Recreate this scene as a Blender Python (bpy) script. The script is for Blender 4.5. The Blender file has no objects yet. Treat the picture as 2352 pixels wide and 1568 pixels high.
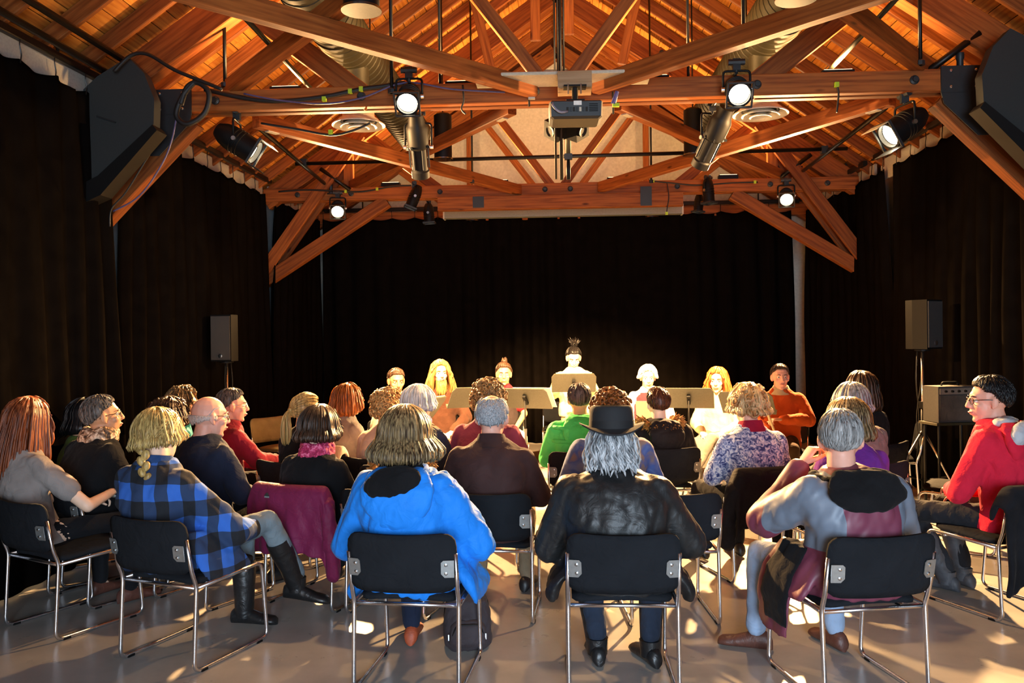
import bpy, bmesh, math, random
import numpy as np
from mathutils import Vector, Matrix, Euler, noise
random.seed(7)
scene = bpy.context.scene
COL = scene.collection
PI = math.pi
R = math.radians

# ------------------------------------------------------------------ camera
FPX, CX, CY = 1900.0, 1176.0, 784.0            # focal length and centre in a 2352 x 1568 frame
cam_d = bpy.data.cameras.new('camera')
cam_d.sensor_width = 36.0
cam_d.lens = FPX / 2352 * 36.0
cam_d.clip_start = 0.05
cam = bpy.data.objects.new('camera', cam_d)
COL.objects.link(cam)
CAM_R = Matrix.Rotation(R(3.28), 4, 'Z') @ Matrix.Rotation(R(90 - 0.29), 4, 'X') @ Matrix.Rotation(R(-0.7), 4, 'Z')
CAM_P = Vector((0, 0, 1.62))
cam.matrix_world = Matrix.Translation(CAM_P) @ CAM_R
scene.camera = cam

def ray(px, py):
    return (CAM_R.to_3x3() @ Vector(((px - CX) / FPX, -(py - CY) / FPX, -1.0)))
def at(px, py, Y):                              # point of the room at depth Y seen at a pixel
    d = ray(px, py); return CAM_P + d * (Y / d.y)
def atz(px, py, z):                             # the same at a height
    d = ray(px, py); return CAM_P + d * ((z - CAM_P.z) / d.z)

# ------------------------------------------------------------------ world, exposure
world = bpy.data.worlds.new('world'); scene.world = world
world.use_nodes = True
world.node_tree.nodes['Background'].inputs[0].default_value = (0.55, 0.68, 0.9, 1)
world.node_tree.nodes['Background'].inputs[1].default_value = 0.3
scene.view_settings.view_transform = 'Standard'
scene.view_settings.look = 'None'
scene.view_settings.exposure = 0.0
scene.view_settings.gamma = 1.0
scene.view_settings.use_curve_mapping = False

scene.cycles.max_bounces = 5
scene.cycles.diffuse_bounces = 3
scene.cycles.glossy_bounces = 2
scene.cycles.transmission_bounces = 1
scene.cycles.caustics_reflective = False
scene.cycles.adaptive_threshold = 0.04
scene.cycles.caustics_refractive = False
WARM = (1.0, 0.57, 0.23)
P_NEAR, P_FAR, P_ERS, P_SIDE, P_UP, DAY_POWER = 220.0, 9500.0, 5600.0, 1400.0, 72.0, 300.0
def area_light(name, loc, rot, sx, sy, power, col):
    l = bpy.data.lights.new(name, 'AREA'); l.shape = 'RECTANGLE'; l.size = sx; l.size_y = sy
    l.energy = power; l.color = col
    o = bpy.data.objects.new(name, l); COL.objects.link(o); o.location = loc; o.rotation_euler = rot
    return o
def spot_light(name, loc, target, power, angle, blend=0.5, col=WARM, radius=0.05):
    l = bpy.data.lights.new(name, 'SPOT'); l.energy = power; l.spot_size = R(angle); l.spot_blend = blend
    l.color = col; l.shadow_soft_size = radius
    o = bpy.data.objects.new(name, l); COL.objects.link(o); o.location = loc
    o.rotation_euler = (Vector(target) - Vector(loc)).to_track_quat('-Z', 'Y').to_euler()
    return o
# daylight coming in through the glazed doors in the wall behind the photographer
dl = area_light('daylight', (0.9, -2.85, 1.35), (R(80), 0, R(6)), 2.6, 2.3, DAY_POWER, (0.64, 0.82, 1.0))
dl.data.spread = R(120)

# ------------------------------------------------------------------ materials
def lin(c):
    if isinstance(c, str):
        c = c.lstrip('#'); c = [int(c[i:i + 2], 16) / 255 for i in (0, 2, 4)]
    return tuple((x / 12.92 if x <= 0.04045 else ((x + 0.055) / 1.055) ** 2.4) for x in c[:3]) + (1.0,)
MATS = {}
def base_mat(name):
    m = bpy.data.materials.new(name); m.use_nodes = True
    nt = m.node_tree; b = nt.nodes['Principled BSDF']
    return m, nt, b
def N(nt, kind, **kw):
    n = nt.nodes.new(kind)
    for k, v in kw.items():
        if k.startswith('i_'):
            n.inputs[k[2:].replace('_', ' ')].default_value = v
        else:
            setattr(n, k, v)
    return n
def coords(nt, scale=(1, 1, 1), kind='Object'):
    tc = nt.nodes.new('ShaderNodeTexCoord'); mp = nt.nodes.new('ShaderNodeMapping')
    mp.inputs['Scale'].default_value = scale
    nt.links.new(tc.outputs[kind], mp.inputs['Vector'])
    return mp.outputs['Vector']
def ramp(nt, fac, stops):
    r = nt.nodes.new('ShaderNodeValToRGB'); el = r.color_ramp.elements
    while len(el) < len(stops): el.new(0.5)
    for e, (p, c) in zip(el, stops): e.position = p; e.color = c
    nt.links.new(fac, r.inputs['Fac']); return r.outputs['Color']
def bump(nt, b, fac, strength, dist=0.01):
    bp = nt.nodes.new('ShaderNodeBump'); bp.inputs['Strength'].default_value = strength; bp.inputs['Distance'].default_value = dist
    nt.links.new(fac, bp.inputs['Height']); nt.links.new(bp.outputs['Normal'], b.inputs['Normal'])
def mul(c, k): return tuple(min(1, x * k) for x in c[:3]) + (1.0,)

def cloth(name, col, rough=0.85, weave=260, var=0.25, sheen=0.03, bumpk=0.25, spec=0.12):
    if name in MATS: return MATS[name]
    m, nt, b = base_mat(name); c = lin(col)
    v = coords(nt)
    n1 = N(nt, 'ShaderNodeTexNoise'); n1.inputs['Scale'].default_value = 7; n1.inputs['Detail'].default_value = 2
    nt.links.new(v, n1.inputs['Vector'])
    nt.links.new(ramp(nt, n1.outputs['Fac'], [(0.3, mul(c, 1 - var)), (0.7, mul(c, 1 + var * 0.6))]), b.inputs['Base Color'])
    if bumpk:
        n3 = N(nt, 'ShaderNodeTexNoise'); n3.inputs['Scale'].default_value = 13; n3.inputs['Detail'].default_value = 3; n3.inputs['Distortion'].default_value = 1.0
        nt.links.new(v, n3.inputs['Vector']); bump(nt, b, n3.outputs['Fac'], 0.5, 0.02)
    b.inputs['Roughness'].default_value = rough
    b.inputs['Sheen Weight'].default_value = sheen; b.inputs['Specular IOR Level'].default_value = spec
    MATS[name] = m; return m
def plain(name, col, rough=0.5, metal=0.0, bumps=0.0, bscale=60, coat=0.0, emit=None, spec=None):
    if name in MATS: return MATS[name]
    m, nt, b = base_mat(name); c = lin(col)
    b.inputs['Base Color'].default_value = c
    b.inputs['Roughness'].default_value = rough; b.inputs['Metallic'].default_value = metal
    b.inputs['Coat Weight'].default_value = coat
    if spec is not None: b.inputs['Specular IOR Level'].default_value = spec
    v = coords(nt); n = N(nt, 'ShaderNodeTexNoise'); n.inputs['Scale'].default_value = bscale; n.inputs['Detail'].default_value = 3
    nt.links.new(v, n.inputs['Vector'])
    nt.links.new(ramp(nt, n.outputs['Fac'], [(0.3, mul(c, 0.88)), (0.7, mul(c, 1.08))]), b.inputs['Base Color'])
    if bumps: bump(nt, b, n.outputs['Fac'], bumps, 0.004)
    if emit:
        b.inputs['Emission Color'].default_value = tuple(emit[0]) + (1.0,); b.inputs['Emission Strength'].default_value = emit[1]
    MATS[name] = m; return m
def wood(name, c1, c2, rough=0.6):
    if name in MATS: return MATS[name]
    m, nt, b = base_mat(name)
    v = coords(nt, (1.2, 22, 22))
    oi = nt.nodes.new('ShaderNodeObjectInfo')
    add = N(nt, 'ShaderNodeVectorMath', operation='ADD'); nt.links.new(v, add.inputs[0])
    sc = N(nt, 'ShaderNodeVectorMath', operation='SCALE'); sc.inputs['Scale'].default_value = 40
    cmb = nt.nodes.new('ShaderNodeCombineXYZ')
    for i in range(3): nt.links.new(oi.outputs['Random'], cmb.inputs[i])
    nt.links.new(cmb.outputs[0], sc.inputs[0]); nt.links.new(sc.outputs[0], add.inputs[1])
    n = N(nt, 'ShaderNodeTexNoise'); n.inputs['Scale'].default_value = 2.0; n.inputs['Detail'].default_value = 3
    nt.links.new(add.outputs[0], n.inputs['Vector'])
    col = ramp(nt, n.outputs['Fac'], [(0.3, lin(c2)), (0.62, lin(c1))])
    # knots
    v2 = coords(nt, (2.2, 7, 7)); a2 = N(nt, 'ShaderNodeVectorMath', operation='ADD')
    nt.links.new(v2, a2.inputs[0]); nt.links.new(sc.outputs[0], a2.inputs[1])
    vo = N(nt, 'ShaderNodeTexVoronoi'); vo.inputs['Scale'].default_value = 1.0; nt.links.new(a2.outputs[0], vo.inputs['Vector'])
    kn = ramp(nt, vo.outputs['Distance'], [(0.05, (0.25, 0.18, 0.14, 1)), (0.13, (1, 1, 1, 1))])
    mx = N(nt, 'ShaderNodeMix', data_type='RGBA', blend_type='MULTIPLY'); mx.inputs['Factor'].default_value = 1
    nt.links.new(col, mx.inputs['A']); nt.links.new(kn, mx.inputs['B'])
    hs = nt.nodes.new('ShaderNodeHueSaturation')
    mr = N(nt, 'ShaderNodeMapRange'); mr.inputs['To Min'].default_value = 0.72; mr.inputs['To Max'].default_value = 1.18
    nt.links.new(oi.outputs['Random'], mr.inputs['Value']); nt.links.new(mr.outputs[0], hs.inputs['Value'])
    nt.links.new(mx.outputs['Result'], hs.inputs['Color']); nt.links.new(hs.outputs[0], b.inputs['Base Color'])
    b.inputs['Roughness'].default_value = rough; b.inputs['Specular IOR Level'].default_value = 0.2
    MATS[name] = m; return m

M_FIR = wood('fir_timber', '#925324', '#6a3516')
M_RAFT = wood('fir_rafter', '#8c5226', '#643314')
M_PLANK = wood('fir_sheathing', '#d08c3c', '#aa6226')
M_STEEL = plain('painted_steel', '#24282b', 0.5, 0.2)
M_BLACK = plain('black_paint', '#0b0b0c', 0.55, spec=0.2)
M_PIPE = plain('black_pipe', '#17130f', 0.42, 0.4)
M_CHROME = plain('chrome', '#e2e2e6', 0.26, 1.0)
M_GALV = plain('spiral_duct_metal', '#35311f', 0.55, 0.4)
M_WHITE = plain('white_plaster', '#c9c2b4', 0.9, bumps=0.1, bscale=30)
M_WALL = plain('grey_wall', '#aab0b2', 0.9)
M_CURT = cloth('black_velour', '#0c0a09', 1.0, 500, 0.2, 0.0, 0.0, 0.0)
M_SCREW = plain('screw_zinc', '#c9ccd0', 0.3, 1.0)
M_OFFW = plain('off_white_metal', '#b8b09c', 0.5)
M_TAPE = plain('lime_tape', '#a5c21d', 0.6)
M_CABLE = plain('cable_rubber', '#0c0c0d', 0.6)
M_PURPLE = plain('violet_cable', '#4a4268', 0.6)
M_PAPER = plain('paper', '#e6e3da', 0.9)
M_LAMPON = plain('lamp_lens_lit', '#fff4dd', 0.3, emit=((1.0, 0.83, 0.55), 40.0))
M_LAMPGLOW = plain('lamp_lens_glow', '#ffe9c0', 0.3, emit=((1.0, 0.78, 0.45), 3.0))

for m_ in (M_LAMPON, M_LAMPGLOW): m_.cycles.emission_sampling = 'NONE'      # the beams of these lamps are spot lights

# ------------------------------------------------------------------ mesh building
class MB:
    def __init__(s): s.v = []; s.f = []
    def add(s, vs, fs):
        o = len(s.v); s.v.extend([tuple(v) for v in vs]); s.f.extend([tuple(i + o for i in f) for f in fs]); return s
    def box(s, c, d, M=None):
        c = Vector(c); x, y, z = d[0] / 2, d[1] / 2, d[2] / 2
        vs = [Vector(p) for p in ((-x, -y, -z), (x, -y, -z), (x, y, -z), (-x, y, -z), (-x, -y, z), (x, -y, z), (x, y, z), (-x, y, z))]
        if M is not None: vs = [M @ v for v in vs]
        return s.add([v + c for v in vs], [(0, 3, 2, 1), (4, 5, 6, 7), (0, 1, 5, 4), (1, 2, 6, 5), (2, 3, 7, 6), (3, 0, 4, 7)])
    def prism(s, pts, h, M=None):                # outline in xy, extruded in z by h (centred)
        n = len(pts)
        vs = [Vector((p[0], p[1], -h / 2)) for p in pts] + [Vector((p[0], p[1], h / 2)) for p in pts]
        if M is not None: vs = [M @ v for v in vs]
        return s.add(vs, [tuple(reversed(range(n))), tuple(range(n, 2 * n))] + [(i, (i + 1) % n, n + (i + 1) % n, n + i) for i in range(n)])
    def loft(s, rings):                          # closed rings with the same number of points, capped
        n = len(rings[0]); vs = [p for r in rings for p in r]; fs = []
        for k in range(len(rings) - 1):
            for i in range(n):
                fs.append((k * n + i, k * n + (i + 1) % n, (k + 1) * n + (i + 1) % n, (k + 1) * n + i))
        fs.append(tuple(reversed(range(n)))); fs.append(tuple(range((len(rings) - 1) * n, len(rings) * n)))
        return s.add(vs, fs)
    def tube(s, pts, r, n=8, flat=1.0):
        pts = [Vector(p) for p in pts]; rings = []
        rr = r if hasattr(r, '__len__') else [r] * len(pts)
        ref = None
        for i, p in enumerate(pts):
            t = (pts[min(i + 1, len(pts) - 1)] - pts[max(i - 1, 0)])
            t = t.normalized() if t.length > 1e-9 else Vector((0, 0, 1))
            if ref is None: ref = t.orthogonal().normalized()
            u = (ref - t * ref.dot(t)); u = u.normalized() if u.length > 1e-6 else t.orthogonal().normalized()
            ref = u; w = t.cross(u)
            rings.append([p + (u * math.cos(a) + w * math.sin(a) * flat) * rr[i] for a in (2 * PI * k / n for k in range(n))])
        return s.loft(rings)
    def lathe(s, prof, M=None, n=20):            # profile (r, z) closed on the axis by caps
        rings = []
        for r_, z_ in prof:
            ring = [Vector((r_ * math.cos(2 * PI * k / n), r_ * math.sin(2 * PI * k / n), z_)) for k in range(n)]
            rings.append([M @ p for p in ring] if M is not None else ring)
        return s.loft(rings)
    def ball(s, c, r, n=14, m=9, M=None):
        c = Vector(c); r = r if hasattr(r, '__len__') else (r, r, r)
        rings = []
        for j in range(1, m):
            a = PI * j / m
            rings.append([Vector((r[0] * math.sin(a) * math.cos(2 * PI * k / n), r[1] * math.sin(a) * math.sin(2 * PI * k / n), -r[2] * math.cos(a))) for k in range(n)])
        vs = [Vector((0, 0, -r[2]))] + [p for q in rings for p in q] + [Vector((0, 0, r[2]))]
        if M is not None: vs = [M @ p for p in vs]
        fs = [(0, 1 + (k + 1) % n, 1 + k) for k in range(n)]
        for j in range(m - 2):
            for k in range(n):
                fs.append((1 + j * n + k, 1 + j * n + (k + 1) % n, 1 + (j + 1) * n + (k + 1) % n, 1 + (j + 1) * n + k))
        L = len(vs) - 1; b = 1 + (m - 2) * n
        fs += [(b + k, b + (k + 1) % n, L) for k in range(n)]
        return s.add([p + c for p in vs], fs)
    def capsule(s, p, q, r1, r2, n=14):
        p, q = Vector(p), Vector(q); t = (q - p).normalized(); pts = []; rr = []
        for a in (80, 55, 28): pts.append(p - t * r1 * math.sin(R(a))); rr.append(r1 * math.cos(R(a)))
        for k in range(5): f = k / 4; pts.append(p.lerp(q, f)); rr.append(r1 + (r2 - r1) * f)
        for a in (28, 55, 80): pts.append(q + t * r2 * math.sin(R(a))); rr.append(r2 * math.cos(R(a)))
        return s.tube(pts, rr, n)
    def mesh(s, name):
        me = bpy.data.meshes.new(name); me.from_pydata(s.v, [], s.f); me.update(); return me
    def build(s, name, mat, parent=None, smooth=False, angle=None):
        me = s.mesh(name)
        if smooth: me.polygons.foreach_set('use_smooth', [True] * len(me.polygons))
        o = put(name, me, mat, parent)
        if smooth and angle:
            me.set_sharp_from_angle(angle=R(angle))
        return o

def put(name, me, mat, parent=None):
    o = bpy.data.objects.new(name, me); COL.objects.link(o)
    if mat is not None and not me.materials: me.materials.append(mat)
    if parent is not None: o.parent = parent
    return o
def thing(name, label, cat, loc=(0, 0, 0), rz=0.0, group=None):
    o = bpy.data.objects.new(name, None); COL.objects.link(o); o.location = loc; o.rotation_euler = (0, 0, rz)
    o.empty_display_size = 0.1
    return tag(o, label, cat, group)
def tag(o, label, cat, group=None):
    o['label'] = label; o['category'] = cat
    if group: o['group'] = group
    return o
def struct(o, label=None, cat=None):
    o['kind'] = 'structure'
    if label: o['label'] = label
    if cat: o['category'] = cat
    return o
def bar(name, p, q, w, h, mat, parent=None, up=(0, 0, 1), bevel=0.006):
    """a timber from p to q: its local X runs along the grain; w is its width sideways, h its depth towards up"""
    p, q, up = Vector(p), Vector(q), Vector(up)
    x = (q - p).normalized(); y = up.cross(x)
    y = y.normalized() if y.length > 1e-4 else x.orthogonal().normalized()
    z = x.cross(y); L = (q - p).length
    b = bevel; a, c = w / 2, h / 2
    sec = [(-a + b, -c), (a - b, -c), (a, -c + b), (a, c - b), (a - b, c), (-a + b, c), (-a, c - b), (-a, -c + b)]
    mb = MB(); mb.loft([[Vector((-L / 2, u, v)) for u, v in sec], [Vector((L / 2, u, v)) for u, v in sec]])
    o = mb.build(name, mat, parent)
    o.matrix_local = Matrix.Translation((p + q) / 2) @ Matrix((x, y, z)).transposed().to_4x4()
    return o
def fillet(pts, r, n=5):
    pts = [Vector(p) for p in pts]; out = [pts[0]]
    rs = r if hasattr(r, '__len__') else [r] * len(pts)
    for i in range(1, len(pts) - 1):
        a, b, c = pts[i - 1], pts[i], pts[i + 1]
        d1 = (a - b); d2 = (c - b); k = min(rs[i], d1.length * 0.48, d2.length * 0.48)
        p1 = b + d1.normalized() * k; p2 = b + d2.normalized() * k
        for j in range(n + 1):
            t = j / n; out.append(p1 * (1 - t) ** 2 + b * 2 * t * (1 - t) + p2 * t * t)
    out.append(pts[-1]); return out
def along(d, up=(0, 0, 1)):
    """matrix whose local Z is d"""
    z = Vector(d).normalized(); u = Vector(up)
    x = u.cross(z); x = x.normalized() if x.length > 1e-4 else z.orthogonal().normalized()
    return Matrix((x, z.cross(x), z)).transposed().to_4x4()

# ------------------------------------------------------------------ the room
WX, YB, YR = 3.86, 13.05, -3.0                  # side walls, far wall, wall behind the photographer
RIDGE, SL = 6.31, 0.705                         # underside of the roof boards at the ridge, slope
CT = 3.475                                      # top of the curtains
TY = (6.4, 10.6, 12.72)                         # roof trusses
CH0, CH1 = 3.41, 3.57                           # underside and top of their bottom chords
def roof_z(x): return RIDGE - SL * abs(x)

def floor_mat():
    m, nt, b = base_mat('polished_concrete')
    v = coords(nt)
    n = N(nt, 'ShaderNodeTexNoise'); n.inputs['Scale'].default_value = 1.6; n.inputs['Detail'].default_value = 7; n.inputs['Roughness'].default_value = 0.62
    nt.links.new(v, n.inputs['Vector'])
    nt.links.new(ramp(nt, n.outputs['Fac'], [(0.3, lin('#8e8c88')), (0.5, lin('#a39f99')), (0.72, lin('#b5b0a8'))]), b.inputs['Base Color'])
    n2 = N(nt, 'ShaderNodeTexNoise'); n2.inputs['Scale'].default_value = 4; n2.inputs['Detail'].default_value = 5; nt.links.new(v, n2.inputs['Vector'])
    rr = N(nt, 'ShaderNodeMapRange'); rr.inputs['To Min'].default_value = 0.2; rr.inputs['To Max'].default_value = 0.42
    nt.links.new(n2.outputs['Fac'], rr.inputs['Value']); nt.links.new(rr.outputs[0], b.inputs['Roughness'])
    return m
struct(MB().box((0, (YB + YR) / 2, -0.06), (2 * WX + 0.6, YB - YR + 0.6, 0.12)).build('floor', floor_mat()), 'grey polished concrete floor of the hall', 'floor')
for s, side in ((-1, 'left'), (1, 'right')):
    struct(MB().box((s * (WX + 0.1), (YB + YR) / 2, 1.85), (0.2, YB - YR, 3.7)).build('wall_' + side, M_WALL), 'pale %s side wall behind the black curtains' % side, 'wall')
def gable(y, th, name, mat, hole=None):
    e = roof_z(WX)
    mb = MB()
    if hole is None:
        mb.prism([(-WX, 0), (WX, 0), (WX, e), (0, RIDGE), (-WX, e)], th, Matrix.Translation((0, y, 0)) @ Matrix.Rotation(R(90), 4, 'X'))
    else:
        x0, x1, z0, z1 = hole
        T = Matrix.Translation((0, y, 0)) @ Matrix.Rotation(R(90), 4, 'X')
        mb.prism([(-WX, 0), (x0, 0), (x0, z1), (-WX, z1)], th, T); mb.prism([(x1, 0), (WX, 0), (WX, z1), (x1, z1)], th, T)
        mb.prism([(-WX, z1), (WX, z1), (WX, e), (0, RIDGE), (-WX, e)], th, T)
    return mb.build(name, mat)
struct(gable(YB + 0.1, 0.2, 'wall_far', M_WHITE), 'white gable wall at the far end above the black curtain', 'wall')
struct(gable(YR - 0.1, 0.2, 'wall_rear', M_WHITE, (-0.45, 2.25, 0, 2.55)), 'white wall behind the photographer', 'wall')
# glazed doors the daylight comes through
dr = struct(thing('door_1', 'glazed double door behind the photographer', 'door', (0, YR - 0.1, 0)))
for x in (-0.42, 0.9, 2.22): bar('door_post', (x, 0, 0), (x, 0, 2.55), 0.07, 0.06, M_STEEL, dr, (0, 1, 0))
for z in (0.05, 1.0, 2.5): bar('door_rail', (-0.45, 0, z), (2.25, 0, z), 0.05, 0.08, M_STEEL, dr)

# roof: boards on rafters
ceil = struct(thing('ceiling', 'gabled ceiling of fir boards on closely spaced rafters', 'ceiling'))
slope_len = (WX + 0.12) * math.hypot(1, SL)
NB = 33; bw = slope_len / NB
ux = 1 / math.hypot(1, SL)
cuts = [(YR, 1.0, 5.2, 9.3, YB), (YR, 3.1, 7.3, 11.2, YB)]
plank_mesh = {}
for s in (-1, 1):
    nrm = Vector((s * SL * ux, 0, ux))           # out of the roof
    dn = Vector((s * ux, 0, -SL * ux))           # down the slope
    for k in range(NB):
        c = Vector((0, 0, RIDGE)) + dn * (bw * (k + 0.5)) + nrm * (0.012 + random.uniform(-0.002, 0.002))
        ys = cuts[k % 2]
        for a, b in zip(ys[:-1], ys[1:]):
            L = round(b - a - 0.006, 3)
            o = bpy.data.objects.new('plank', plank_mesh.get(L)) if L in plank_mesh else None
            p, q = c + Vector((0, a, 0)), c + Vector((0, b - 0.006, 0))
            if o is None:
                o = bar('plank', p, q, bw - 0.007, 0.022, M_PLANK, ceil, nrm, 0.002); plank_mesh[L] = o.data
            else:
                COL.objects.link(o); o.parent = ceil
                x = Vector((0, 1, 0)); y = nrm.cross(x).normalized(); z = x.cross(y)
                o.matrix_local = Matrix.Translation((p + q) / 2) @ Matrix((x, y, z)).transposed().to_4x4()
    # a solid deck outside the boards so that no light leaks through the joints
    mb = MB(); c = Vector((0, 0, RIDGE)) + dn * (slope_len / 2) + nrm * 0.07
    mb.box(c, (slope_len + 0.1, YB - YR + 0.4, 0.06), Matrix((dn, Vector((0, 1, 0)), nrm)).transposed())
    o = mb.build('roof_deck', M_STEEL, ceil); o.location.y = (YB + YR) / 2
    # rafters
    y = YR + 0.3
    while y < YB - 0.1:
        if min(abs(y - t) for t in TY) > 0.12:
            p = Vector((0, y, RIDGE)) - nrm * 0.064 + dn * 0.02; q = p + dn * (slope_len - 0.05)
            bar('rafter', p, q, 0.044, 0.125, M_RAFT, ceil, nrm)
        y += 0.46
bar('ridge_board', (0, YR, RIDGE - 0.14), (0, YB, RIDGE - 0.14), 0.05, 0.22, M_FIR, ceil)

# ------------------------------------------------------------------ trusses
def truss(idx, y, label):
    t = struct(thing('roof_truss', label, 'roof truss', (0, y, 0)), label, 'roof truss')
    zc = (CH0 + CH1) / 2
    for o in (-0.055, 0.055):
        bar('bottom_chord', (-3.8, o, zc), (3.8, o, zc), 0.075, CH1 - CH0, M_FIR, t)
    dep = 0.33                                   # centre line of the principal rafter below the boards, vertically
    for s in (-1, 1):
        bar('principal_rafter', (s * 0.02, 0, RIDGE - dep), (s * 3.8, 0, roof_z(3.8) - dep + 0.12), 0.13, 0.24, M_FIR, t)
        bar('web', (s * 0.06, 0, CH1 - 0.04), (s * 1.36, 0, CH1 - 0.04 + 1.30 * 1.32), 0.035 if idx else 0.06, 0.10, M_FIR, t)
        bar('web', (s * 1.44, 0, CH0 + 0.06), (s * 2.5, 0, CH0 + 0.06 + 1.06 * 0.77), 0.03, 0.17 if idx == 0 else 0.13, M_FIR, t)
        if idx == 1:
            bar('post', (s * 2.72, 0.08, CH1), (s * 2.72, 0.08, roof_z(2.72) - 0.15), 0.13, 0.06, M_FIR, t, (0, 1, 0))
            bar('knee_brace', (s * 3.85, 0.0, 2.37), (s * 2.2, 0.0, 3.40), 0.13, 0.16, M_FIR, t)
            for o in (-0.125, 0.125):
                bar('strut', (s * 3.84, o, 2.45), (s * 2.52, o, 2.45 + 1.32 * 1.36), 0.05, 0.155, M_FIR, t)
        if idx == 0:
            bar('knee_brace', (s * 3.86, 0.0, 2.40), (s * 2.88, 0.0, 3.38), 0.13, 0.2, M_FIR, t)
            mb = MB().box((s * 3.0, -0.098, zc - 0.005), (0.32, 0.012, 0.2))
            mb.prism([(s * 2.84, CH0 - 0.02), (s * 3.2, CH0 - 0.02), (s * 3.40, CH0 - 0.34), (s * 3.10, CH0 - 0.34), (s * 2.86, CH0 - 0.1)][::-s],
                     0.012, Matrix.Translation((0, -0.098, 0)) @ Matrix.Rotation(R(90), 4, 'X'))
            pl = mb.build('steel_plate', M_STEEL, t)
            for dx, dz in ((-0.09, 0.06), (0.09, 0.06), (-0.09, -0.06), (0.09, -0.06)):
                MB().lathe([(0.011, 0), (0.011, 0.008), (0.006, 0.012)], Matrix.Translation((s * 3.0 + dx, -0.104, zc + dz)) @ Matrix.Rotation(R(90), 4, 'X'), 8).build('screw', M_SCREW, pl)
        for bx_ in ((0.16, 1.5, 2.65, 3.35) if idx < 2 else ()):
            MB().lathe([(0.034, 0), (0.034, 0.012), (0.02, 0.02), (0.02, 0.034)], Matrix.Translation((s * bx_, -0.092, zc)) @ Matrix.Rotation(R(90), 4, 'X'), 14).build('bolt', M_STEEL, t)
        if idx < 2:
            MB().lathe([(0.034, 0), (0.034, 0.012), (0.02, 0.02)], Matrix.Translation((s * 1.33, -0.07, CH1 - 0.04 + 1.27 * 1.3)) @ Matrix.Rotation(R(90), 4, 'X'), 12).build('bolt', M_STEEL, t)
    return t
t0 = truss(0, TY[0], 'near fir roof truss with dark steel plates at its ends')
t1 = truss(1, TY[1], 'second fir roof truss with a thick beam under its middle')
t2 = truss(2, TY[2], 'farthest fir truss set against the white gable wall')
# thick beam under the middle of the second truss with its steel straps
tb = bar('trimmer_beam', (-1.52, -0.13, 3.32), (1.56, -0.13, 3.32), 0.12, 0.17, M_FIR, t1)
for x in (-1.0, 1.1):
    MB().box((x, -0.196, 3.36 if x > 0 else 3.33), (0.14, 0.008, 0.24 if x > 0 else 0.14)).build('steel_plate', M_STEEL, t1)
for s in (-1, 1):
    bar('gable_stud', (s * 1.36, 0.1, 3.3), (s * 1.36, 0.1, roof_z(1.36) - 0.1), 0.09, 0.05, M_FIR, t2, (0, 1, 0))
bar('gable_collar', (-0.6, 0.12, 5.55), (0.6, 0.12, 5.55), 0.05, 0.14, M_FIR, t2)
bar('gable_plate', (-2.2, 0.14, 3.62), (2.2, 0.14, 3.62), 0.05, 0.1, M_FIR, t2)

# horizontal cross braces between the trusses, their undersides at chord height
def brace(a, b, label, ext=(0, 0), lift=0.0, w=0.085, h=0.125):
    zb = CH0 + 0.02 + lift
    p, q = atz(*a, zb), atz(*b, zb); d = (q - p).normalized()
    p = p - d * ext[0]; q = q + d * ext[1]; up = Vector((0, 0, h / 2))
    o = bar('cross_brace', p + up, q + up, w, h, M_FIR)
    tag(o, label, 'beam', 'horizontal cross braces of the roof')
    MB().box((o.dimensions.x * 0 + (q - p).length / 2 - 0.18, 0, -h / 2 - 0.004), (0.12, 0.05, 0.01)).build('brace_plate', M_OFFW, o)
brace((1200, 216), (470, 16), 'reddish brace in the left foreground, running from projector to upper left', (0.12, 0.9))
brace((1380, 212), (2029, 2), 'reddish brace in the right foreground, running from projector to upper right', (0.05, 0.9))
brace((520, 226), (712, 85), 'brace rising from left end of near truss to upper frame edge', (0.25, 1.2), 0.128)
brace((2140, 188), (1943, 41), 'brace rising from right end of near truss to upper frame edge', (0.2, 1.2), 0.128)
brace((1190, 447), (640, 307), 'lit brace behind near truss from middle towards the left curtain', (0.1, 0.25))
brace((1390, 438), (1990, 260), 'lit brace behind near truss from middle towards the right curtain', (0.1, 0.25))
brace((820, 432), (1170, 266), 'crossing brace from second truss at left to near truss middle', (0.2, 0.05), 0.128)
brace((1780, 408), (1424, 257), 'crossing brace from second truss at right to near truss middle', (0.2, 0.05), 0.128)
# posts hanging from the ridge
for i, (x, zb, y) in enumerate(((-0.2, 4.55, 8.2), (0.13, 4.6, 8.2))):
    tag(bar('hanging_post', (x, y, zb), (x, y, RIDGE - 0.1), 0.1, 0.05, M_FIR, None, (0, 1, 0)),
        ('left' if i == 0 else 'right') + ' of two short fir posts hanging below the ridge', 'post')
for s in (-1, 1):
    tag(bar('ridge_strut', (s * 0.68, 8.6, 4.42), (s * 0.9, 8.6, 5.4), 0.1, 0.05, M_FIR, None, (0, 1, 0)),
        'slanting fir strut below the rafters %s of the ridge posts' % ('left' if s < 0 else 'right'), 'post')
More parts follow.
